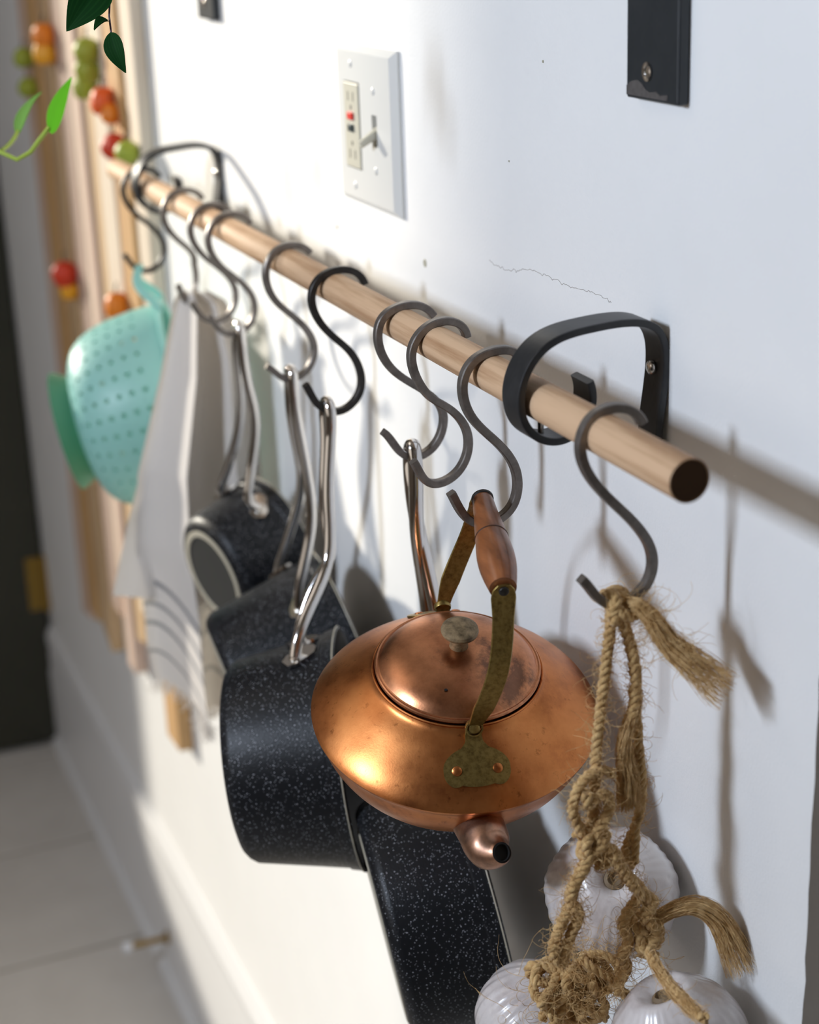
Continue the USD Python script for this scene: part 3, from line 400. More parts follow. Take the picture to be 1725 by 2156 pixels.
# ---------------------------------------------------------------- speckled saucepans
def cone_frame(yaw, pitch):
    n = np.array([math.sin(yaw) * math.cos(pitch), math.cos(yaw) * math.cos(pitch), math.sin(pitch)])
    e = np.cross(n, [0, 0, 1]); e /= np.linalg.norm(e); return n, e, np.cross(e, n)
def saucepan(key, hx, hyz, label, rod_r=.0044):
    x, y, z, yaw, pit, rb, rr, Ln = POTS[key]['p']; ph, tt = POTS[key]['riv'] if key != 'pan' else (.15, .86)
    n, e, u = cone_frame(yaw, pit); B = np.array([x, y, z])
    C = B - Ln * n
    pot = thing('saucepan', label, 'pan', C - [0, 0, rr], 'speckled pans on the hooks')
    R = lambda t: rr + (rb - rr) * t / Ln                        # t measured from the rim towards the base
    f = .009
    prof = [(rr + .0012, -.0012), (rr + .0024, 0), (rr + .0022, .0016), (rr + .0012, .0024), (R(.010) + .0012, .0100), (R(.0108), .0112), (R(Ln * .5), Ln * .5), (R(Ln - f), Ln - f), (R(Ln - .004) - .0022, Ln - .0042), (rb - .0052, Ln - .0012), (rb - .009, Ln), (rb * .80, Ln), (rb * .79, Ln - .0004)]
    obj('body', lathe(prof, C, n, 120), M['enamel'], pot, smooth=35)
    pin = [(rr + .0012, -.0012), (rr - .0006, 0), (R(.01) - .0012, .01), (R(Ln * .9) - .0014, Ln * .9), (rb * .86, Ln - .004), (0, Ln - .004)]
    mi = lathe(pin, C, n, 90); mi.invert(); obj('inside', mi, M['enamel_in'], pot, smooth=35)
    obj('rim_edge', lathe([(rr + .0022, -.0002), (rr + .0027, .0004), (rr + .0025, .0010), (rr + .0020, .0012)], C, n, 120), M['cream'], pot, label='pale worn line along the rim')
    obj('base_ring', lathe([(rb * .80, Ln - .001), (rb * .80, Ln + .0006), (rb * .775, Ln + .0011), (rb * .705, Ln + .0011), (rb * .69, Ln + .0004), (rb * .69, Ln - .001)], C, n, 90), M['cream'], pot, label='cream ring on the underside')
    obj('base_plate', lathe([(rb * .69, Ln + .0002), (rb * .2, Ln + .0002), (0, Ln + .0002)], C, n, 90), M['charcoal'], pot, label='dark grey round underside')
    def pt(phi, t, off=0.):
        r = rb + (rr - rb) * t; nr = -math.sin(phi) * e + math.cos(phi) * u
        nn = nr + n * ((rr - rb) / Ln); nn /= np.linalg.norm(nn); return B - t * Ln * n + r * nr + off * nn, nn
    near0, nn0 = pt(ph, tt); far0, nn1 = pt(-ph, tt)
    near = np.array(HANDLES[key], float); 
    if key == 'pan': near = np.vstack([near0 + .004 * nn0, near0 + nn0 * .008 + [0, 0, .02], [1.012, .0720, 1.055], near])
    else: near = np.vstack([near0 + .0035 * nn0, near[1:]])
    q = np.array(hyz); i = q[:, 1].argmin(); hb = rod(hx) + q[i]
    mir = near * [-1, 1, 1] + [2 * hx, 0, 0]
    if key == 'pan': near[:, 0] = np.maximum(near[:, 0], hx - .0045 - .030 * np.clip((1.10 - near[:, 2]) / .13, 0, 1))
    s = np.linspace(0, 1, len(near))[:, None]; farp = mir + (1 - s) ** 1.3 * ((far0 + .0035 * nn1) - mir[0])
    lowp = smooth_path(q, 200, s=6e-6); lowp = lowp[(lowp[:, 1] < -.075)]; yrel = near[-1][1] - rod(hx)[0]; zrel = lowp[np.abs(lowp[:, 0] - yrel).argmin(), 1]
    ytop = near[-1][1]; ztop = rod(hx)[1] + zrel + .0025 + rod_r + .0004
    w = abs(hx - near[-1][0]); arch = [(hx - w, ytop, ztop - .006), (hx - w * .75, ytop, ztop - .0016), (hx, ytop, ztop), (hx + w * .75, ytop, ztop - .0016), (hx + w, ytop, ztop - .006)]
    nk = near[:-1] if near[-1][2] > ztop - .012 else near; fk = farp[:len(nk)]
    allp = np.vstack([nk, arch, fk[::-1]])
    pth = smooth_path(allp, 240, s=8e-6)
    obj('handle', sweep(pth, circle(rod_r, 16)), M['chrome'], pot, smooth=60, label='bright chrome wire handle')
    for c0, nn in ((near0, nn0), (far0, nn1)):
        # flattened tongue with rivet
        tdir = np.cross(nn, n); tdir /= np.linalg.norm(tdir); ax = np.cross(tdir, nn)
        up_ = np.array([0, 0, 1.0]) - nn[2] * nn; up_ /= np.linalg.norm(up_); sd = np.cross(up_, nn)
        sh_ = Polygon([( -.0062, .012), (-.0068, -.003), (-.004, -.0085), (.004, -.0085), (.0068, -.003), (.0062, .012), (.002, .016), (-.002, .016)]).buffer(.0012)
        me = trimesh.creation.extrude_polygon(sh_, .0026, engine='earcut'); v = me.vertices; me.vertices = c0 + nn * .0004 + v[:, :1] * sd + v[:, 1:2] * up_ + v[:, 2:] * nn; me.fix_normals()
        tg_ = obj('handle_tongue', me, M['chrome'], pot, smooth=40)
        obj('rivet', dome_rivet(c0 + nn * .003 - up_ * .0015, nn, .0042, .0018), M['steel_rivet'], tg_)
    return pot
saucepan('front', *HOOK_BLACK, 'black speckled saucepan nearest of three, hung bottom outward, left of the kettle')
saucepan('mid', *HOOK_GRAY, 'middle black speckled saucepan, half hidden behind the nearest one')
saucepan('back', 1.445, HOOK_MEAN, 'smallest, farthest speckled saucepan showing a cream ring on its base')
saucepan('pan', *HOOK_E1, 'large black speckled pan hanging low behind the copper kettle', rod_r=.0052)

# ---------------------------------------------------------------- copper kettle
KC = np.array([.9066, .1025, 1.1004]); KN = np.array([-.288, .05, .956]); KN /= np.linalg.norm(KN)
Ke = np.array([-.39, -.918, -.069]); Ke -= (Ke @ KN) * KN; Ke /= np.linalg.norm(Ke); Kg = np.cross(KN, Ke)
ca, sa = math.cos(math.radians(9.8)), math.sin(math.radians(9.8)); KF = -Kg * ca + Ke * sa; KS = Ke * ca + Kg * sa
def K(f, s, h): return KC + f * KF + s * KS + h * KN
kt = thing('kettle', 'old copper kettle with brass straps and a wooden grip hanging by its handle', 'kettle', KC - KN * .043)
dome_prof = [(.0912, .0004), (.0902, .0022), (.0880, .0050), (.0800, .0125), (.0700, .0202), (.0620, .0258), (.0565, .0292), (.0535, .0316), (.0528, .0330)]
low = [(0, -.0430), (.056, -.0430), (.064, -.0418), (.0705, -.0372), (.080, -.0250), (.0862, -.0120), (.0893, -.0035), (.0908, -.0012), (.0914, -.0004), (.0912, .0004)]
def dense(pf, n): return smooth_path(np.array(pf), n, s=0)
obj('body', lathe(np.vstack([np.array(low)[:3], dense(low[3:], 26), dense(dome_prof, 40)[1:], [(.0535, .0340), (.0537, .0348), (.0530, .0353), (.0522, .0350), (.0518, .0338), (.0512, .0322), (.0500, .0310)]]), KC, KN, 160), M['copper'], kt, smooth=28)
lid = obj('lid', lathe(np.vstack([[(.0500, .0330), (.0508, .0348), (.0516, .0356), (.0519, .0366), (.0516, .0376), (.0508, .0381), (.0499, .0378), (.0492, .0381)], dense([(.0488, .0384), (.0450, .0422), (.0350, .0476), (.0200, .0512), (.0080, .0523), (0, .0524)], 30)]), KC, KN, 140), M['lid_copper'], kt, smooth=28, label='round domed copper lid with dark stains')
vent_c = K(.0335, -.0135, .0472); obj('vent_hole', lathe([(.0011, .0006), (.0004, .0007), (0, .0007)], vent_c, KN, 10), M['black'], lid)
obj('knob', lathe([(.0060, .0515), (.0058, .0530), (.0056, .0550), (.0055, .0580), (.0061, .0606), (.0080, .0622), (.0112, .0634), (.0117, .0650), (.0112, .0668), (.0090, .0680), (.0050, .0688), (0, .0690)], KC, KN, 40), M['brass_knob'], lid, label='tarnished mushroom-shaped knob')
# spout
spt = smooth_path([K(.060, -.001, -.022), K(.076, .001, -.0220), K(.092, .003, -.0205), K(.103, .0040, -.0188), K(.1090, .0070, -.0155), K(.1125, .0090, -.0118)], 40)
srad = np.interp(np.linspace(0, 1, 40), [0, .3, .62, .78, .9, 1], [.0155, .0152, .0146, .0126, .0090, .0062])
obj('spout', sweep(spt, circle(1.0, 28), scale=srad, caps=False), M['spout'], kt, smooth=40, label='short greyish copper spout')
tdir = spt[-1] - spt[-4]; tdir /= np.linalg.norm(tdir)
obj('spout_mouth', lathe([(.0062, 0), (.0050, .0003), (.0046, -.0012), (0, -.0016)], spt[-1], tdir, 24), M['black'], kt)
def dome_h(r):
    pf = np.array(dome_prof)[::-1]; return np.interp(r, pf[:, 0], pf[:, 1])
def on_dome(f, s, off):                                             # (f,s) in the equator plane -> point on the dome, lifted by off
    r = np.hypot(f, s); h = dome_h(r); d = (dome_h(r + .001) - dome_h(r - .001)) / .002
    nr = np.stack([-d * f / r, -d * s / r, np.ones_like(r)], -1); nr /= np.linalg.norm(nr, axis=-1, keepdims=True)
    l = np.stack([f, s, h], -1) + nr * np.asarray(off)[..., None]
    return KC + l[..., :1] * KF + l[..., 1:2] * KS + l[..., 2:] * KN, nr[..., :1] * KF + nr[..., 1:2] * KS + nr[..., 2:] * KN
def strap_foot(sg):
    from shapely import affinity
    sh_ = affinity.scale(Point(0, 0).buffer(1, 48), .0200, .0098); sh_ = affinity.translate(sh_, 0, .0150).union(Point(-.0125, .0165).buffer(.0075, 24)).union(Point(.0125, .0165).buffer(.0075, 24)).union(Polygon([(-.0046, -.004), (.0046, -.004), (.0052, .0030), (.0100, .0080), (-.0100, .0080), (-.0052, .0030)])).buffer(.003).buffer(-.0055).buffer(.0025)
    me = trimesh.creation.extrude_polygon(sh_, .0013, engine='triangle' if False else 'earcut')
    me = me.subdivide_to_size(.004, max_iter=8); v = me.vertices
    pts, _ = on_dome(sg * (.0560 + v[:, 1]), sg * v[:, 0], .0002 + v[:, 2]); me.vertices = pts; me.fix_normals()
    ft = obj('strap_foot', me, M['brass'], kt, smooth=40, label='flared brass foot riveted to the copper')
    for dx in (-.0122, .0122):
        c0, nn = on_dome(np.array([sg * (.0560 + .0165)]), np.array([sg * dx]), np.array([.0013])); obj('rivet', dome_rivet(c0[0], nn[0], .0032, .0012), M['copper'], ft)
    return ft
strap_foot(1); strap_foot(-1)
GH = .1345
GA, GB = KC + GH * KN + .0106 * Ke + .0423 * Kg, KC + GH * KN + .0213 * Ke - .0448 * Kg           # back and near end of the grip
def loc(p): d = p - KC; return np.array([d @ KF, d @ KS, d @ KN])
def strap(sg, end):
    l = loc(end)
    pts = [(sg * .0556, 0, .0340), (sg * .0565, .0004 * sg + .0005, .0390), (sg * .0590, .20 * l[1], .0500), (sg * .0625, .52 * l[1], .0680), (sg * .0625, .82 * l[1], .0850), (sg * .0575, .97 * l[1], .1020), (sg * .0515, l[1], .1180), (l[0] + sg * .0016, l[1], .1300), (l[0] + sg * .0012, l[1], l[2] + .004)]
    p = smooth_path([K(*q) for q in pts], 60, s=2e-6)
    wdt = np.interp(np.linspace(0, 1, 60), [0, .08, .2, .8, .92, .97, 1], [.62, .72, 1., 1., 1.15, 1.0, .55])
    up = np.tile(KS, (60, 1))
    st = obj('strap', sweep(p, rrect(.0128, .0014, .0005, 2), up=up, scale=np.stack([wdt, np.ones(60)], 1)), M['brass'], kt, smooth=35, label='aged brass strap')
    fw = sg * KF
    pv, nn = on_dome(np.array([sg * .0556]), np.array([0.]), np.array([.0018])); c_ = K(sg * .0562, 0, .0368)
    dirp = (nn[0] * .5 + fw); dirp /= np.linalg.norm(dirp)
    obj('pivot_rivet', cat_mesh(lathe([(.0052, -.002), (.0056, -.0004), (.0054, .0012), (.0044, .0014)], c_ + dirp * .0008, dirp, 24), dome_rivet(c_ + dirp * .0016, dirp, .0036, .0014)), M['brass'], st)
    obj('screw', dome_rivet(end + fw * .0024 + 0 * KN, fw, .0030, .0010), M['steel_dark'], st, label='dark screw head')
    return st
strap(1, GB); strap(-1, GA)
gax = GB - GA; gl = np.linalg.norm(gax); gax /= gl
gp = dense([(.0058, 0), (.0064, .004), (.0072, .014), (.0086, .028), (.0096, .0385), (.0104, .047), (.0112, .058), (.0109, .068), (.0094, .079), (.0079, gl - .0008)], 50)
obj('grip', lathe(np.vstack([[(0, 0)], gp, [(0, gl - .0006)]]), GA, gax, 48), M['grip'], kt, smooth=30, label='reddish-brown turned wooden grip')
gr = np.interp(.0405, gp[:, 1], gp[:, 0]); obj('grip_groove', lathe([(gr - .0004, .0395), (gr + .00035, .0402), (gr + .00035, .0408), (gr - .0004, .0415)], GA, gax, 48), M['grip_dark'], kt)
obj('ferrule', lathe([(0, -.0008), (.0062, -.0008), (.0068, 0), (.0068, .0015), (.0060, .0022)], GA, gax, 36), M['steel_dark'], kt, label='dark ring at the back end of the grip')

# ---------------------------------------------------------------- garlic on jute twine
def bulb(c, r, flat, axis, label, seed, hole=.0062):
    axis = np.array(axis, float); axis /= np.linalg.norm(axis); e = np.cross(axis, [0, 0, 1]); e /= np.linalg.norm(e); u = np.cross(axis, e)
    nt, na = 56, 220; th = np.linspace(0, np.pi, nt); A = np.arange(na) * 2 * np.pi / na; T_, A_ = np.meshgrid(th, A, indexing='ij')
    rr_ = r * (1 + .012 * np.cos(7 * A_ + seed + .5 * T_) * np.sin(T_) ** 1.5 + .0085 * np.cos(29 * A_ + 3 * np.sin(3 * A_ + seed)) * np.sin(T_))
    rr_ += r * .006 * (meshkit.fbm(np.stack([np.cos(A_) * 3, np.sin(A_) * 3, T_ * 2 + seed], -1), 3, int(seed)) - .5) * 2
    hh = np.cos(T_) * r * flat; hh = hh - r * .26 * np.exp(-(T_ / .22) ** 2) + r * .06 * np.exp(-((T_ - .42) / .16) ** 2); hh += r * .20 * np.exp(-((np.pi - T_) / .30) ** 2)
    v = np.array(c) + hh[..., None] * axis + (rr_ * np.sin(T_))[..., None] * (np.cos(A_)[..., None] * e + np.sin(A_)[..., None] * u)
    i, j = np.meshgrid(np.arange(nt - 1), np.arange(na), indexing='ij'); j2 = (j + 1) % na
    q = np.stack([i * na + j, (i + 1) * na + j, (i + 1) * na + j2, i * na + j2], -1).reshape(-1, 4); me = trimesh.Trimesh(v.reshape(-1, 3), np.vstack([q[:, [0, 1, 2]], q[:, [0, 2, 3]]]), process=False)
    me.merge_vertices(); me.update_faces(me.nondegenerate_faces())
    if (me.vertex_normals * (me.vertices - np.array(c))).sum() < 0: me.invert()
    g = thing('garlic_bulb', label, 'garlic', np.array(c) - axis * r * flat, 'garlic bulbs on the twine')
    obj('bulb', me, M['garlic'], g, smooth=True)
    top = np.array(c) + axis * (r * flat - r * .24)
    obj('neck', lathe([(hole * 1.15, .0), (hole * 1.0, .004), (hole * .7, .0055), (hole * .5, .003), (0, .002)], top, axis, 24), M['neck'], g, label='brownish stem end')
    return g
bulb(BULBS['b1'], .0412, .90, (-.62, .28, .73), 'white glazed garlic bulb hanging highest, just under the twine loop', 1.)
bulb(BULBS['b2'], .0400, .92, (-.30, -.45, .84), 'white glazed garlic bulb at lower left, in front of the large pan', 2.6)
bulb(BULBS['b3'], .0405, .92, (.15, .28, .95), 'white glazed garlic bulb at lower right, next to the wall edge', 4.1)
tw = thing('jute_twine', 'frayed brown jute twine knotted on the near hook, stringing the garlic', 'twine', (.757, .07, 1.22))
def rope(pts, r, plies=3, pitch=.014, n=None, jitter=.0006):
    pts = np.array(pts, float); ln = np.linalg.norm(np.diff(pts, axis=0), axis=1).sum(); n = n or int(max(30, ln / .0011)); p = smooth_path(pts, n, s=1.5e-6)
    p = p + np.cumsum(rng.normal(0, jitter * .12, p.shape), 0) * np.sin(np.linspace(0, np.pi, n))[:, None]
    t, a, b = frames(p); s = np.linspace(0, ln, n); out = []
    for k in range(plies):
        ang = 2 * np.pi * (s / pitch + k / plies); off = r * .52
        out.append(tube(p + off * (np.cos(ang)[:, None] * a + np.sin(ang)[:, None] * b), r * .56, 8, scale=1 + .18 * np.sin(s * 900 + k) * np.sin(s * 430)))
    return cat_mesh(*out)
TW = TWINE
for key, r in (('cord_left', .0032), ('loop', .0031), ('loop_inner', .0034), ('cord_right', .0034), ('cord_right_b', .0030), ('cord_right_c', .0026), ('braid_left_a', .0034), ('braid_left_b', .0034), ('braid_right_a', .0036), ('braid_right_b', .0036), ('strand_mid', .0034), ('tail_low', .0033), ('fray_top', .0037)):
    obj('cord', rope(TW[key], r), M['twine'], tw, smooth=60)
def knot(c, r, turns, seed, rt=.0030):
    g = np.random.default_rng(seed); t = np.linspace(0, turns * 2 * np.pi, int(turns * 26)); ph = g.random(3) * 6
    p = np.array(c) + r * np.stack([np.sin(t + ph[0]) * .9, np.sin(1.31 * t + ph[1]), np.cos(1.0 * t + ph[2]) * 1.0], 1)
    return rope(p[::3], rt, n=len(t) * 2)
k0 = np.array(TW['cord_left'][0]); obj('knot', knot(k0 + [0, -.003, -.004], .0065, 2.2, 1, .0033), M['twine'], tw, smooth=60)
obj('knot', knot(np.array(TW['loop'][6]) + [0, 0, 0], .007, 2.3, 2), M['twine'], tw, smooth=60)
obj('knot', knot(np.array(TW['braid_right_a'][6]), .008, 2.5, 3), M['twine'], tw, smooth=60)
tc_ = np.array(TW['tangle_c'][0])
for i_, dv in enumerate(((0.004, .018, .004), (0.004, .002, .000), (.0, -.014, .003), (.002, .012, -.016), (.0, -.004, -.014))): obj('knot', knot(tc_ + np.array(dv), .0095, 2.6, 10 + i_, .0029), M['twine'], tw, smooth=60)
# loop over the hook
hb_ = rod(HOOK_A[0]) + np.array(HOOK_A[1])[np.array(HOOK_A[1])[:, 1].argmin()]
obj('knot', rope([(HOOK_A[0] + .004 * math.cos(a) * 1.35, hb_[0] + .003 + .0022 * math.sin(2 * a), hb_[1] - .0005 + .0062 * math.sin(a)) for a in np.linspace(0, 4 * np.pi, 30)], .0027), M['twine'], tw, smooth=60)

curve_sets = {}
def fibres(parent, name, curves, width, m, label=None):
    p = UsdGeom.BasisCurves.Define(stage, path_for(name, parent)); o = origin(parent); pts = [np.asarray(c, float) - o for c in curves]
    p.CreateTypeAttr('linear'); p.CreateCurveVertexCountsAttr(Vt.IntArray([len(c) for c in pts])); al = np.vstack(pts)
    p.CreatePointsAttr(Vt.Vec3fArray.FromNumpy(al.astype(np.float32)))
    ws = np.concatenate([width * np.linspace(1, .45, len(c)) for c in pts]).astype(np.float32); p.CreateWidthsAttr(Vt.FloatArray.FromNumpy(ws)); p.SetWidthsInterpolation('vertex')
    UsdShade.MaterialBindingAPI.Apply(p.GetPrim()).Bind(m); tag(p.GetPrim(), label, None, None, 'stuff'); return p.GetPrim()
def wander(p0, d, ln, n=9, curl=.9, g=rng, droop=0.):
    d = d / np.linalg.norm(d); p = [np.array(p0, float)]; w = g.normal(0, 1, 3)
    for i in range(n):
        d = d + np.cross(w, d) * curl / n + g.normal(0, .12, 3) + [0, 0, -droop / n]; d /= np.linalg.norm(d); p.append(p[-1] + d * ln / n)
    return np.array(p)
def bundle(pts, r0, r1, count, end_spread=1.0, g=rng):
    """Loose fibres lying along a path, spreading from r0 to r1."""
    p = smooth_path(pts, 26); t, a, b = frames(p); out = []; s = np.linspace(0, 1, 26)
    for _ in range(count):
        ang, rad = g.random() * 2 * np.pi, math.sqrt(g.random()); rr_ = (r0 + (r1 - r0) * s ** 1.4) * rad; tw_ = ang + s * g.normal(0, 1.2)
        i0, i1 = (0 if g.random() < .7 else g.integers(0, 8)), int(26 - (g.random() ** 2.2) * 12 * end_spread)
        q = p + rr_[:, None] * (np.cos(tw_)[:, None] * a + np.sin(tw_)[:, None] * b) + np.cumsum(g.normal(0, .00022, p.shape), 0)
        if i1 - i0 > 4: out.append(q[i0:i1])
    return out
g2 = np.random.default_rng(21); fz = []
for key, dens, ln in (('cord_left', 620, .014), ('loop', 330, .011), ('loop_inner', 330, .012), ('cord_right', 330, .013), ('cord_right_b', 420, .011), ('braid_left_a', 420, .011), ('braid_left_b', 420, .012), ('braid_right_a', 430, .011), ('braid_right_b', 430, .011), ('strand_mid', 430, .012), ('tail_low', 180, .010), ('fray_top', 260, .022)):
    p = smooth_path(TW[key], 80)
    for _ in range(dens): i = g2.integers(0, 80); fz.append(wander(p[i] + g2.normal(0, .0018, 3), g2.normal(0, 1, 3), ln * (.35 + g2.random() ** 2 * 1.3), 9, 2.2, g2))
for _ in range(520): fz.append(wander(tc_ + g2.normal(0, 1, 3) * [.007, .016, .012], g2.normal(0, 1, 3), .012 + .030 * g2.random() ** 2, 10, 3.0, g2))
fibres(tw, 'stray_fibre', fz, .00030, M['fibre'], 'fine stray fibres sticking out of the twine')
fr = bundle(TW['fray_top'] + TW['fray_top_end'][1:], .0034, .0130, 480, .9, g2); fibres(tw, 'frayed_end', fr, .00034, M['fibre'], 'frayed end sticking out toward the wall')
fr = bundle(TW['brush'], .0040, .0085, 420, .5, g2) + bundle(TW['cord_right'][3:] + TW['brush'][1:], .0030, .0075, 260, .4, g2); fibres(tw, 'frayed_end', fr, .00034, M['fibre'], 'soft brush-like frayed end hanging down')
fr = bundle(TW['fray_low'], .0036, .0115, 420, .7, g2); fibres(tw, 'frayed_end', fr, .00036, M['fibre'], 'frayed end arching over the lower right bulb')
fr = bundle(TW['tail_low'], .0030, .0042, 160, .4, g2); fibres(tw, 'frayed_end', fr, .00036, M['fibre'])

# ---------------------------------------------------------------- linen towel
def towel():
    left = np.array([(1.237, .085), (1.224, .088), (1.148, .106), (1.05, .135), (.969, .143), (.909, .140), (.857, .140), (.812, .134)]); right = np.array([(1.235, .060), (1.224, .046), (1.174, .028), (1.084, .022), (.981, .020), (.909, .021), (.836, .030), (.775, .046)])
    nt, ns = 110, 150; t = np.linspace(0, 1, nt); s = np.linspace(0, 1, ns)
    zl = np.interp(t, np.linspace(0, 1, 8), left[:, 0]); yl = np.interp(t, np.linspace(0, 1, 8), left[:, 1]); zr = np.interp(t, np.linspace(0, 1, 8), right[:, 0]); yr = np.interp(t, np.linspace(0, 1, 8), right[:, 1])
    S, T_ = np.meshgrid(s, t); ph = 2 * np.pi * (S ** 1.15 * 2.25 + .12 * np.sin(2.2 * T_ + S * 2) + .10); amp = .010 + .022 * np.clip(T_ * 1.6, 0, 1)
    x = 1.588 + amp * np.sin(ph) + .012 * np.sin(9 * S + 2) * T_ - .012 * S; y = yl[:, None] * (1 - S) + yr[:, None] * S + .007 * np.cos(ph) * np.clip(T_ * 2, 0, 1); z = zl[:, None] * (1 - S) + zr[:, None] * S + .010 * np.sin(7 * S + 1) * T_ ** 2
    y = np.maximum(y, .012); v = np.stack([x, y, z], -1).reshape(-1, 3); uv = np.stack([S, T_ + .05 * np.sin(ph) * T_], -1).reshape(-1, 2)
    i, j = np.meshgrid(np.arange(nt - 1), np.arange(ns - 1), indexing='ij'); q = np.stack([i * ns + j, i * ns + j + 1, (i + 1) * ns + j + 1, (i + 1) * ns + j], -1).reshape(-1, 4)
    return trimesh.Trimesh(v, np.vstack([q[:, [0, 1, 2]], q[:, [0, 2, 3]]]), process=False), uv, v.reshape(nt, ns, 3)
tm, tuv, tv = towel()
to = thing('linen_towel', 'beige linen towel with dark stripes and fringe, hanging in folds', 'towel', (1.605, .1, .80))
obj('cloth', tm, M['linen'], to, uv=tuv)
FS, FT = np.meshgrid(np.linspace(0, 1, 60), np.linspace(0, 1, 60))                              # second layer, shorter, behind the first
fzz = 1.215 - .292 * FT - .022 * FS * FT; fl = np.interp(FT, [0, .4, .75, 1], [.082, .115, .150, .172]); fy = fl * (1 - FS) + (.045 + .02 * FT) * FS
fv = np.stack([1.622 + .006 * np.sin(7 * FS + 2 * FT) + .010 * FS, fy, fzz], -1).reshape(-1, 3); i, j = np.meshgrid(np.arange(59), np.arange(59), indexing='ij'); q = np.stack([i * 60 + j, i * 60 + j + 1, (i + 1) * 60 + j + 1, (i + 1) * 60 + j], -1).reshape(-1, 4)
obj('back_layer', trimesh.Trimesh(fv, np.vstack([q[:, [0, 1, 2]], q[:, [0, 2, 3]]]), process=False), M['linen'], to, uv=np.stack([FS, FT * .62], -1).reshape(-1, 2))
frg = [wander(tv[-1, k], np.array([rng.normal(0, .2), rng.normal(0, .2), -1.0]), .014 + .006 * rng.random(), 6, .6) for k in range(0, 150) for _ in range(2)]
fibres(to, 'fringe', frg, .0011, M['linen'])
obj('hanging_loop', tube(smooth_path([(1.604, .086, 1.236), (1.602, .081, 1.229), (1.600, .077, 1.2195), (1.602, .071, 1.228), (1.604, .064, 1.236)], 30), .0022, 10), M['linen'], to)

# ---------------------------------------------------------------- mint colander
CN = np.array([.27, .94, -.21]); CN /= np.linalg.norm(CN); CU = np.array([0, 0, 1.0]) - CN[2] * CN; CU /= np.linalg.norm(CU); CE = np.cross(CN, CU); CC = np.array([1.748, .046, 1.084])
def colander():
    prof = dense([(.1055, 0), (.1062, .012), (.1052, .040), (.1015, .066), (.0945, .088), (.0830, .1040), (.0640, .1135), (.040, .1165), (.012, .117)], 40); na = 132; T_ = np.arange(na) * 2 * np.pi / na
    def layer(off):
        d = np.gradient(prof, axis=0); nn = np.stack([-d[:, 1], d[:, 0]], 1); nn /= np.linalg.norm(nn, axis=1, keepdims=True); pr_ = prof + nn * off
        return CC + pr_[:, None, 1:] * CN + pr_[:, None, :1] * (np.cos(T_)[None, :, None] * CE + np.sin(T_)[None, :, None] * CU)
    o, inn = layer(0.), layer(.0022); m = len(prof); v = np.vstack([o.reshape(-1, 3), inn.reshape(-1, 3)]); N = m * na; f = []
    rows = set(range(6, 34, 3))
    hole = lambda i, j: i in rows and j % 4 == 0
    for i in range(m - 1):
        for j in range(na):
            j2 = (j + 1) % na; a, b, c, d = i * na + j, i * na + j2, (i + 1) * na + j2, (i + 1) * na + j
            if not hole(i, j): f += [(a, d, c), (a, c, b), (N + a, N + b, N + c), (N + a, N + c, N + d)]
            else: f += [(a, b, N + b), (a, N + b, N + a), (b, c, N + c), (b, N + c, N + b), (c, d, N + d), (c, N + d, N + c), (d, a, N + a), (d, N + a, N + d)]
    for j in range(na): j2 = (j + 1) % na; f += [(j, j2, N + j2), (j, N + j2, N + j)]
    k = (m - 1) * na; v = np.vstack([v, [CC + CN * .117]]); f += [(k + j, 2 * N, k + (j + 1) % na) for j in range(na)]
    return trimesh.Trimesh(v, np.array(f), process=False)
co = thing('colander', 'mint green plastic colander with rows of holes hanging at the far end', 'colander', CC - CU * .106)
obj('bowl', colander(), M['mint'], co, smooth=40)
obj('rim', lathe([(.1050, -.002), (.1090, -.0025), (.1115, -.0005), (.1110, .0025), (.1075, .0035), (.1050, .002)], CC, CN, 100), M['mint'], co)
obj('foot', lathe([(.055, .1130), (.0585, .122), (.064, .132), (.0645, .1345), (.061, .1345), (.0555, .126), (.051, .1140)], CC, CN, 80), M['green'], co, label='flared green foot under the bowl')
ht = smooth_path([CC + CU * .104 + CE * -.028, CC + CU * .118 - CE * .025 + CN * .004, CC + CU * .138 - CE * .014 + CN * .014, (1.762, .083, 1.2285), CC + CU * .138 + CE * .013 + CN * .014, CC + CU * .118 + CE * .025 + CN * .004, CC + CU * .104 + CE * .028], 60)
obj('handle', sweep(ht, rrect(.0085, .0055, .0018), up=np.tile(CN, (60, 1))), M['mint'], co, smooth=40)
hb2 = smooth_path([CC - CU * .104 - CE * .028, CC - CU * .122 - CE * .022, CC - CU * .130, CC - CU * .122 + CE * .022, CC - CU * .104 + CE * .028], 40)
obj('handle', sweep(hb2, rrect(.0085, .0055, .0018), up=np.tile(CN, (40, 1))), M['mint'], co, smooth=40)

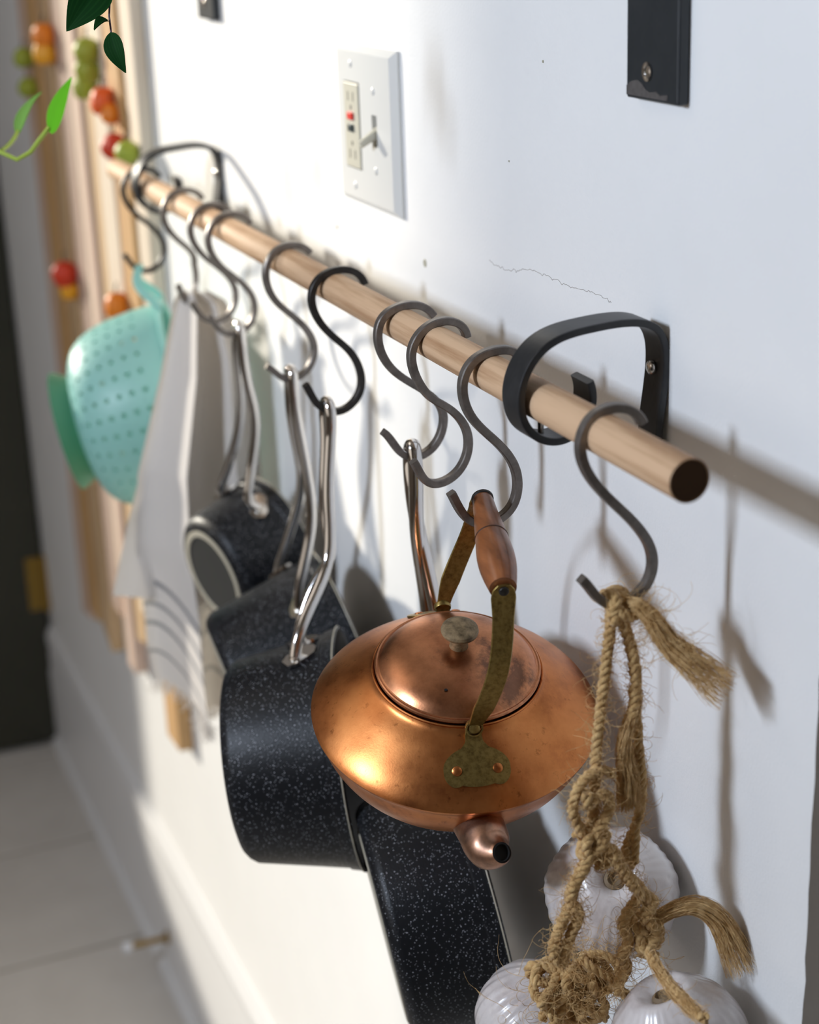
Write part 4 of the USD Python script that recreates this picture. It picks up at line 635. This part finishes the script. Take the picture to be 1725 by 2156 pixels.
# ---------------------------------------------------------------- wooden slats with seed pods at the far end of the wall
sl = thing('wooden_slat_hanging', 'hanging of upright weathered wooden slats of uneven length on the far wall', 'wall hanging', (2.3, 0, .46))
slats = [(1.990, 2.046, .655, 1, .016), (2.054, 2.124, .505, 3, .020), (2.128, 2.146, .64, 4, .010), (2.148, 2.226, .655, 1, .018), (2.232, 2.293, .585, 0, .014), (2.298, 2.340, .520, 2, .020), (2.342, 2.373, .66, 1, .016), (2.376, 2.446, .58, 2, .017), (2.452, 2.510, .505, 0, .022), (2.516, 2.560, .56, 2, .013), (2.566, 2.632, .50, 3, .018), (2.640, 2.715, .468, 2, .015)]  # the narrow brown one is a dark gap between slats, put in as colour
for x0, x1, zb, mi, th in slats:
    n = 9; zs = np.linspace(zb, 1.62, n); wob = .004 * (rng.random((n, 2)) - .5); vs = []; sk = rng.normal(0, .006)
    vv = []
    for k in range(n):
        xa, xb = x0 + wob[k, 0], x1 + wob[k, 1]; zz = zs[k]
        vv += [(xa, .0015, zz - (sk if k == 0 else 0)), (xb, .0015, zz + (sk if k == 0 else 0)), (xb, th - .002, zz + (sk if k == 0 else 0)), (xb - .002, th, zz + (sk if k == 0 else 0)), (xa + .002, th, zz - (sk if k == 0 else 0)), (xa, th - .002, zz - (sk if k == 0 else 0))]
    f = []
    for k in range(n - 1):
        for a in range(6): b = (a + 1) % 6; f += [(k*6 + a, k*6 + b, k*6 + 6 + b), (k*6 + a, k*6 + 6 + b, k*6 + 6 + a)]
    for k, fl in ((0, 1), (n - 1, -1)):
        for a in range(1, 5): f.append((k*6, k*6 + a + 1, k*6 + a)[::fl])
    obj('slat', trimesh.Trimesh(vv, f, process=False), WOODS[mi], sl, smooth=False)
for z in (1.585, .78): obj('crossbar', rbox((1.985, .0005, z), (2.72, .0015, z + .03), .0004), WOODS[4], sl)
def pod(c, r, key, label, seed):
    g = np.random.default_rng(seed); nt, na = 22, 40; th = np.linspace(0, np.pi, nt); A = np.arange(na) * 2 * np.pi / na; T_, A_ = np.meshgrid(th, A, indexing='ij')
    rad = r * np.sin(T_) ** .85 * (1 + .10 * np.abs(np.cos(2.5 * A_ + seed))) * (1 + .05 * np.sin(3 * T_ + seed)); h = np.cos(T_) * r * 1.12 - r * .25 * np.exp(-((np.pi - T_) / .3) ** 2) * -1
    v = np.array(c) + np.stack([rad * np.cos(A_), rad * np.sin(A_), h], -1); i, j = np.meshgrid(np.arange(nt - 1), np.arange(na), indexing='ij'); j2 = (j + 1) % na
    q = np.stack([i * na + j, (i + 1) * na + j, (i + 1) * na + j2, i * na + j2], -1).reshape(-1, 4); me = trimesh.Trimesh(v.reshape(-1, 3), np.vstack([q[:, [0, 1, 2]], q[:, [0, 2, 3]]]), process=False); me.merge_vertices(); me.update_faces(me.nondegenerate_faces())
    t = thing('seed_pod', label, 'seed pod', np.array(c) - [0, 0, r], 'seed pods hung on the slats')
    obj('husk', me, POD[key], t, smooth=True)
    obj('stalk', tube(smooth_path([np.array(c) + [0, 0, r * .95], np.array(c) + [.001, 0, r * 1.3], np.array(c) + [0, -.002, r * 1.9]], 8, k=2), .0012, 8), M['string'], t)
for a in PODS: pod(*a)

# ---------------------------------------------------------------- trailing plants
def leaf(parent, base, tip, width, normal, m, fold=.25, bend=.12, name='leaf'):
    base, tip = np.array(base, float), np.array(tip, float); d = tip - base; ln = np.linalg.norm(d); d /= ln; nn = np.array(normal, float); nn -= (nn @ d) * d; nn /= np.linalg.norm(nn); sd = np.cross(d, nn)
    nl, nw = 28, 15; s = np.linspace(0, 1, nl); w = np.linspace(-1, 1, nw); prof = width / 2 * (np.sin(np.pi * s ** .72) ** .9) * (1 - .15 * s); W_, S_ = np.meshgrid(w, s)
    P_ = base + S_[..., None] * ln * d + (W_ * prof[:, None])[..., None] * sd + ((np.abs(W_) * fold * prof[:, None]) + bend * ln * np.sin(np.pi * S_) * .5 - .05 * ln * S_ ** 2)[..., None] * nn
    thk = .00035; top = P_ + nn * thk; v = np.vstack([top.reshape(-1, 3), (P_ - nn * thk).reshape(-1, 3)]); uv1 = np.stack([(W_ + 1) / 2 * .98 + .01, S_], -1).reshape(-1, 2); uv = np.vstack([uv1, uv1]); N = nl * nw
    i, j = np.meshgrid(np.arange(nl - 1), np.arange(nw - 1), indexing='ij'); q = np.stack([i * nw + j, i * nw + j + 1, (i + 1) * nw + j + 1, (i + 1) * nw + j], -1).reshape(-1, 4)
    f = np.vstack([q[:, [0, 1, 2]], q[:, [0, 2, 3]], N + q[:, [0, 2, 1]], N + q[:, [0, 3, 2]]]); me = trimesh.Trimesh(v, f, process=False)
    if (me.face_normals[:len(q)] @ nn).sum() < 0: f = f[:, ::-1]; me = trimesh.Trimesh(v, f, process=False)
    return obj(name, me, m, parent, uv=uv)

pv = thing('trailing_vine', 'dark glossy green leaves dangling on a purple stem at the top', 'plant', [1.092, 0.2405, 1.532])
vn = -CAM_F + .25 * CAM_U
obj('stem', tube(smooth_path([[1.085, 0.235, 1.8], [1.088, 0.238, 1.66], [1.0975, 0.2382, 1.5485], [1.0929, 0.24, 1.5348], [1.0898, 0.2416, 1.5252], [1.0882, 0.2431, 1.5194], [1.0857, 0.2428, 1.5133]], 30), .0006, 8), M['stem_purple'], pv)
leaf(pv, [1.0968, 0.2396, 1.5453], [1.0965, 0.2683, 1.5151], .0262, vn + .35 * CAM_R, M['leaf_dark'], .18, .10)
leaf(pv, [1.0858, 0.2431, 1.5133], [1.077, 0.2385, 1.4892], .0140, vn - .5 * CAM_R, M['leaf_dark'], .20, .16)
leaf(pv, [1.0884, 0.2431, 1.52], [1.0852, 0.2536, 1.5157], .0085, vn + .9 * CAM_U, M['leaf_dark'], .55, .25)
pg = thing('trailing_vine', 'bright green leaves on a forked light green stem at the left edge', 'plant', [1.3364, 0.2793, 1.415])
obj('stem', tube(smooth_path([[1.37, 0.345, 1.8], [1.368, 0.34, 1.6], [1.36, 0.325, 1.46], [1.3432, 0.2918, 1.4195], [1.3363, 0.2793, 1.4146], [1.329, 0.2671, 1.4084], [1.3277, 0.2613, 1.4109], [1.3275, 0.2525, 1.4193], [1.3277, 0.242, 1.4305]], 40), .0017, 10), M['stem_green'], pg)
obj('stem', tube(smooth_path([[1.3566, 0.2746, 1.4129], [1.366, 0.2661, 1.4162], [1.3769, 0.2574, 1.4237]], 20, k=2), .0016, 10), M['stem_green'], pg)
leaf(pg, [1.3256, 0.2414, 1.4257], [1.3232, 0.2236, 1.4672], .0185, vn - .6 * CAM_R, M['leaf_bright'], .12, .08)
leaf(pg, [1.376, 0.2579, 1.4209], [1.4005, 0.2321, 1.4516], .0160, vn - .8 * CAM_R, M['leaf_pale'], .25, .14)


# ---------------------------------------------------------------- door stop
ds = thing('door_stop', 'brass door stop with a white tip on the baseboard', 'door stop', (2.27, .016, .08))
obj('rod', cat_mesh(lathe([(.011, 0), (.011, .003), (.006, .005), (.0045, .007), (.0045, .058)], (2.27, .016, .083), (0.03, 1, -.02), 20)), M['brass_hinge'], ds)
obj('rubber_tip', lathe([(.0045, .056), (.008, .057), (.0085, .066), (.007, .070), (0, .071)], (2.27, .016, .083), (0.03, 1, -.02), 20), M['rubber'], ds, label='white rubber tip')
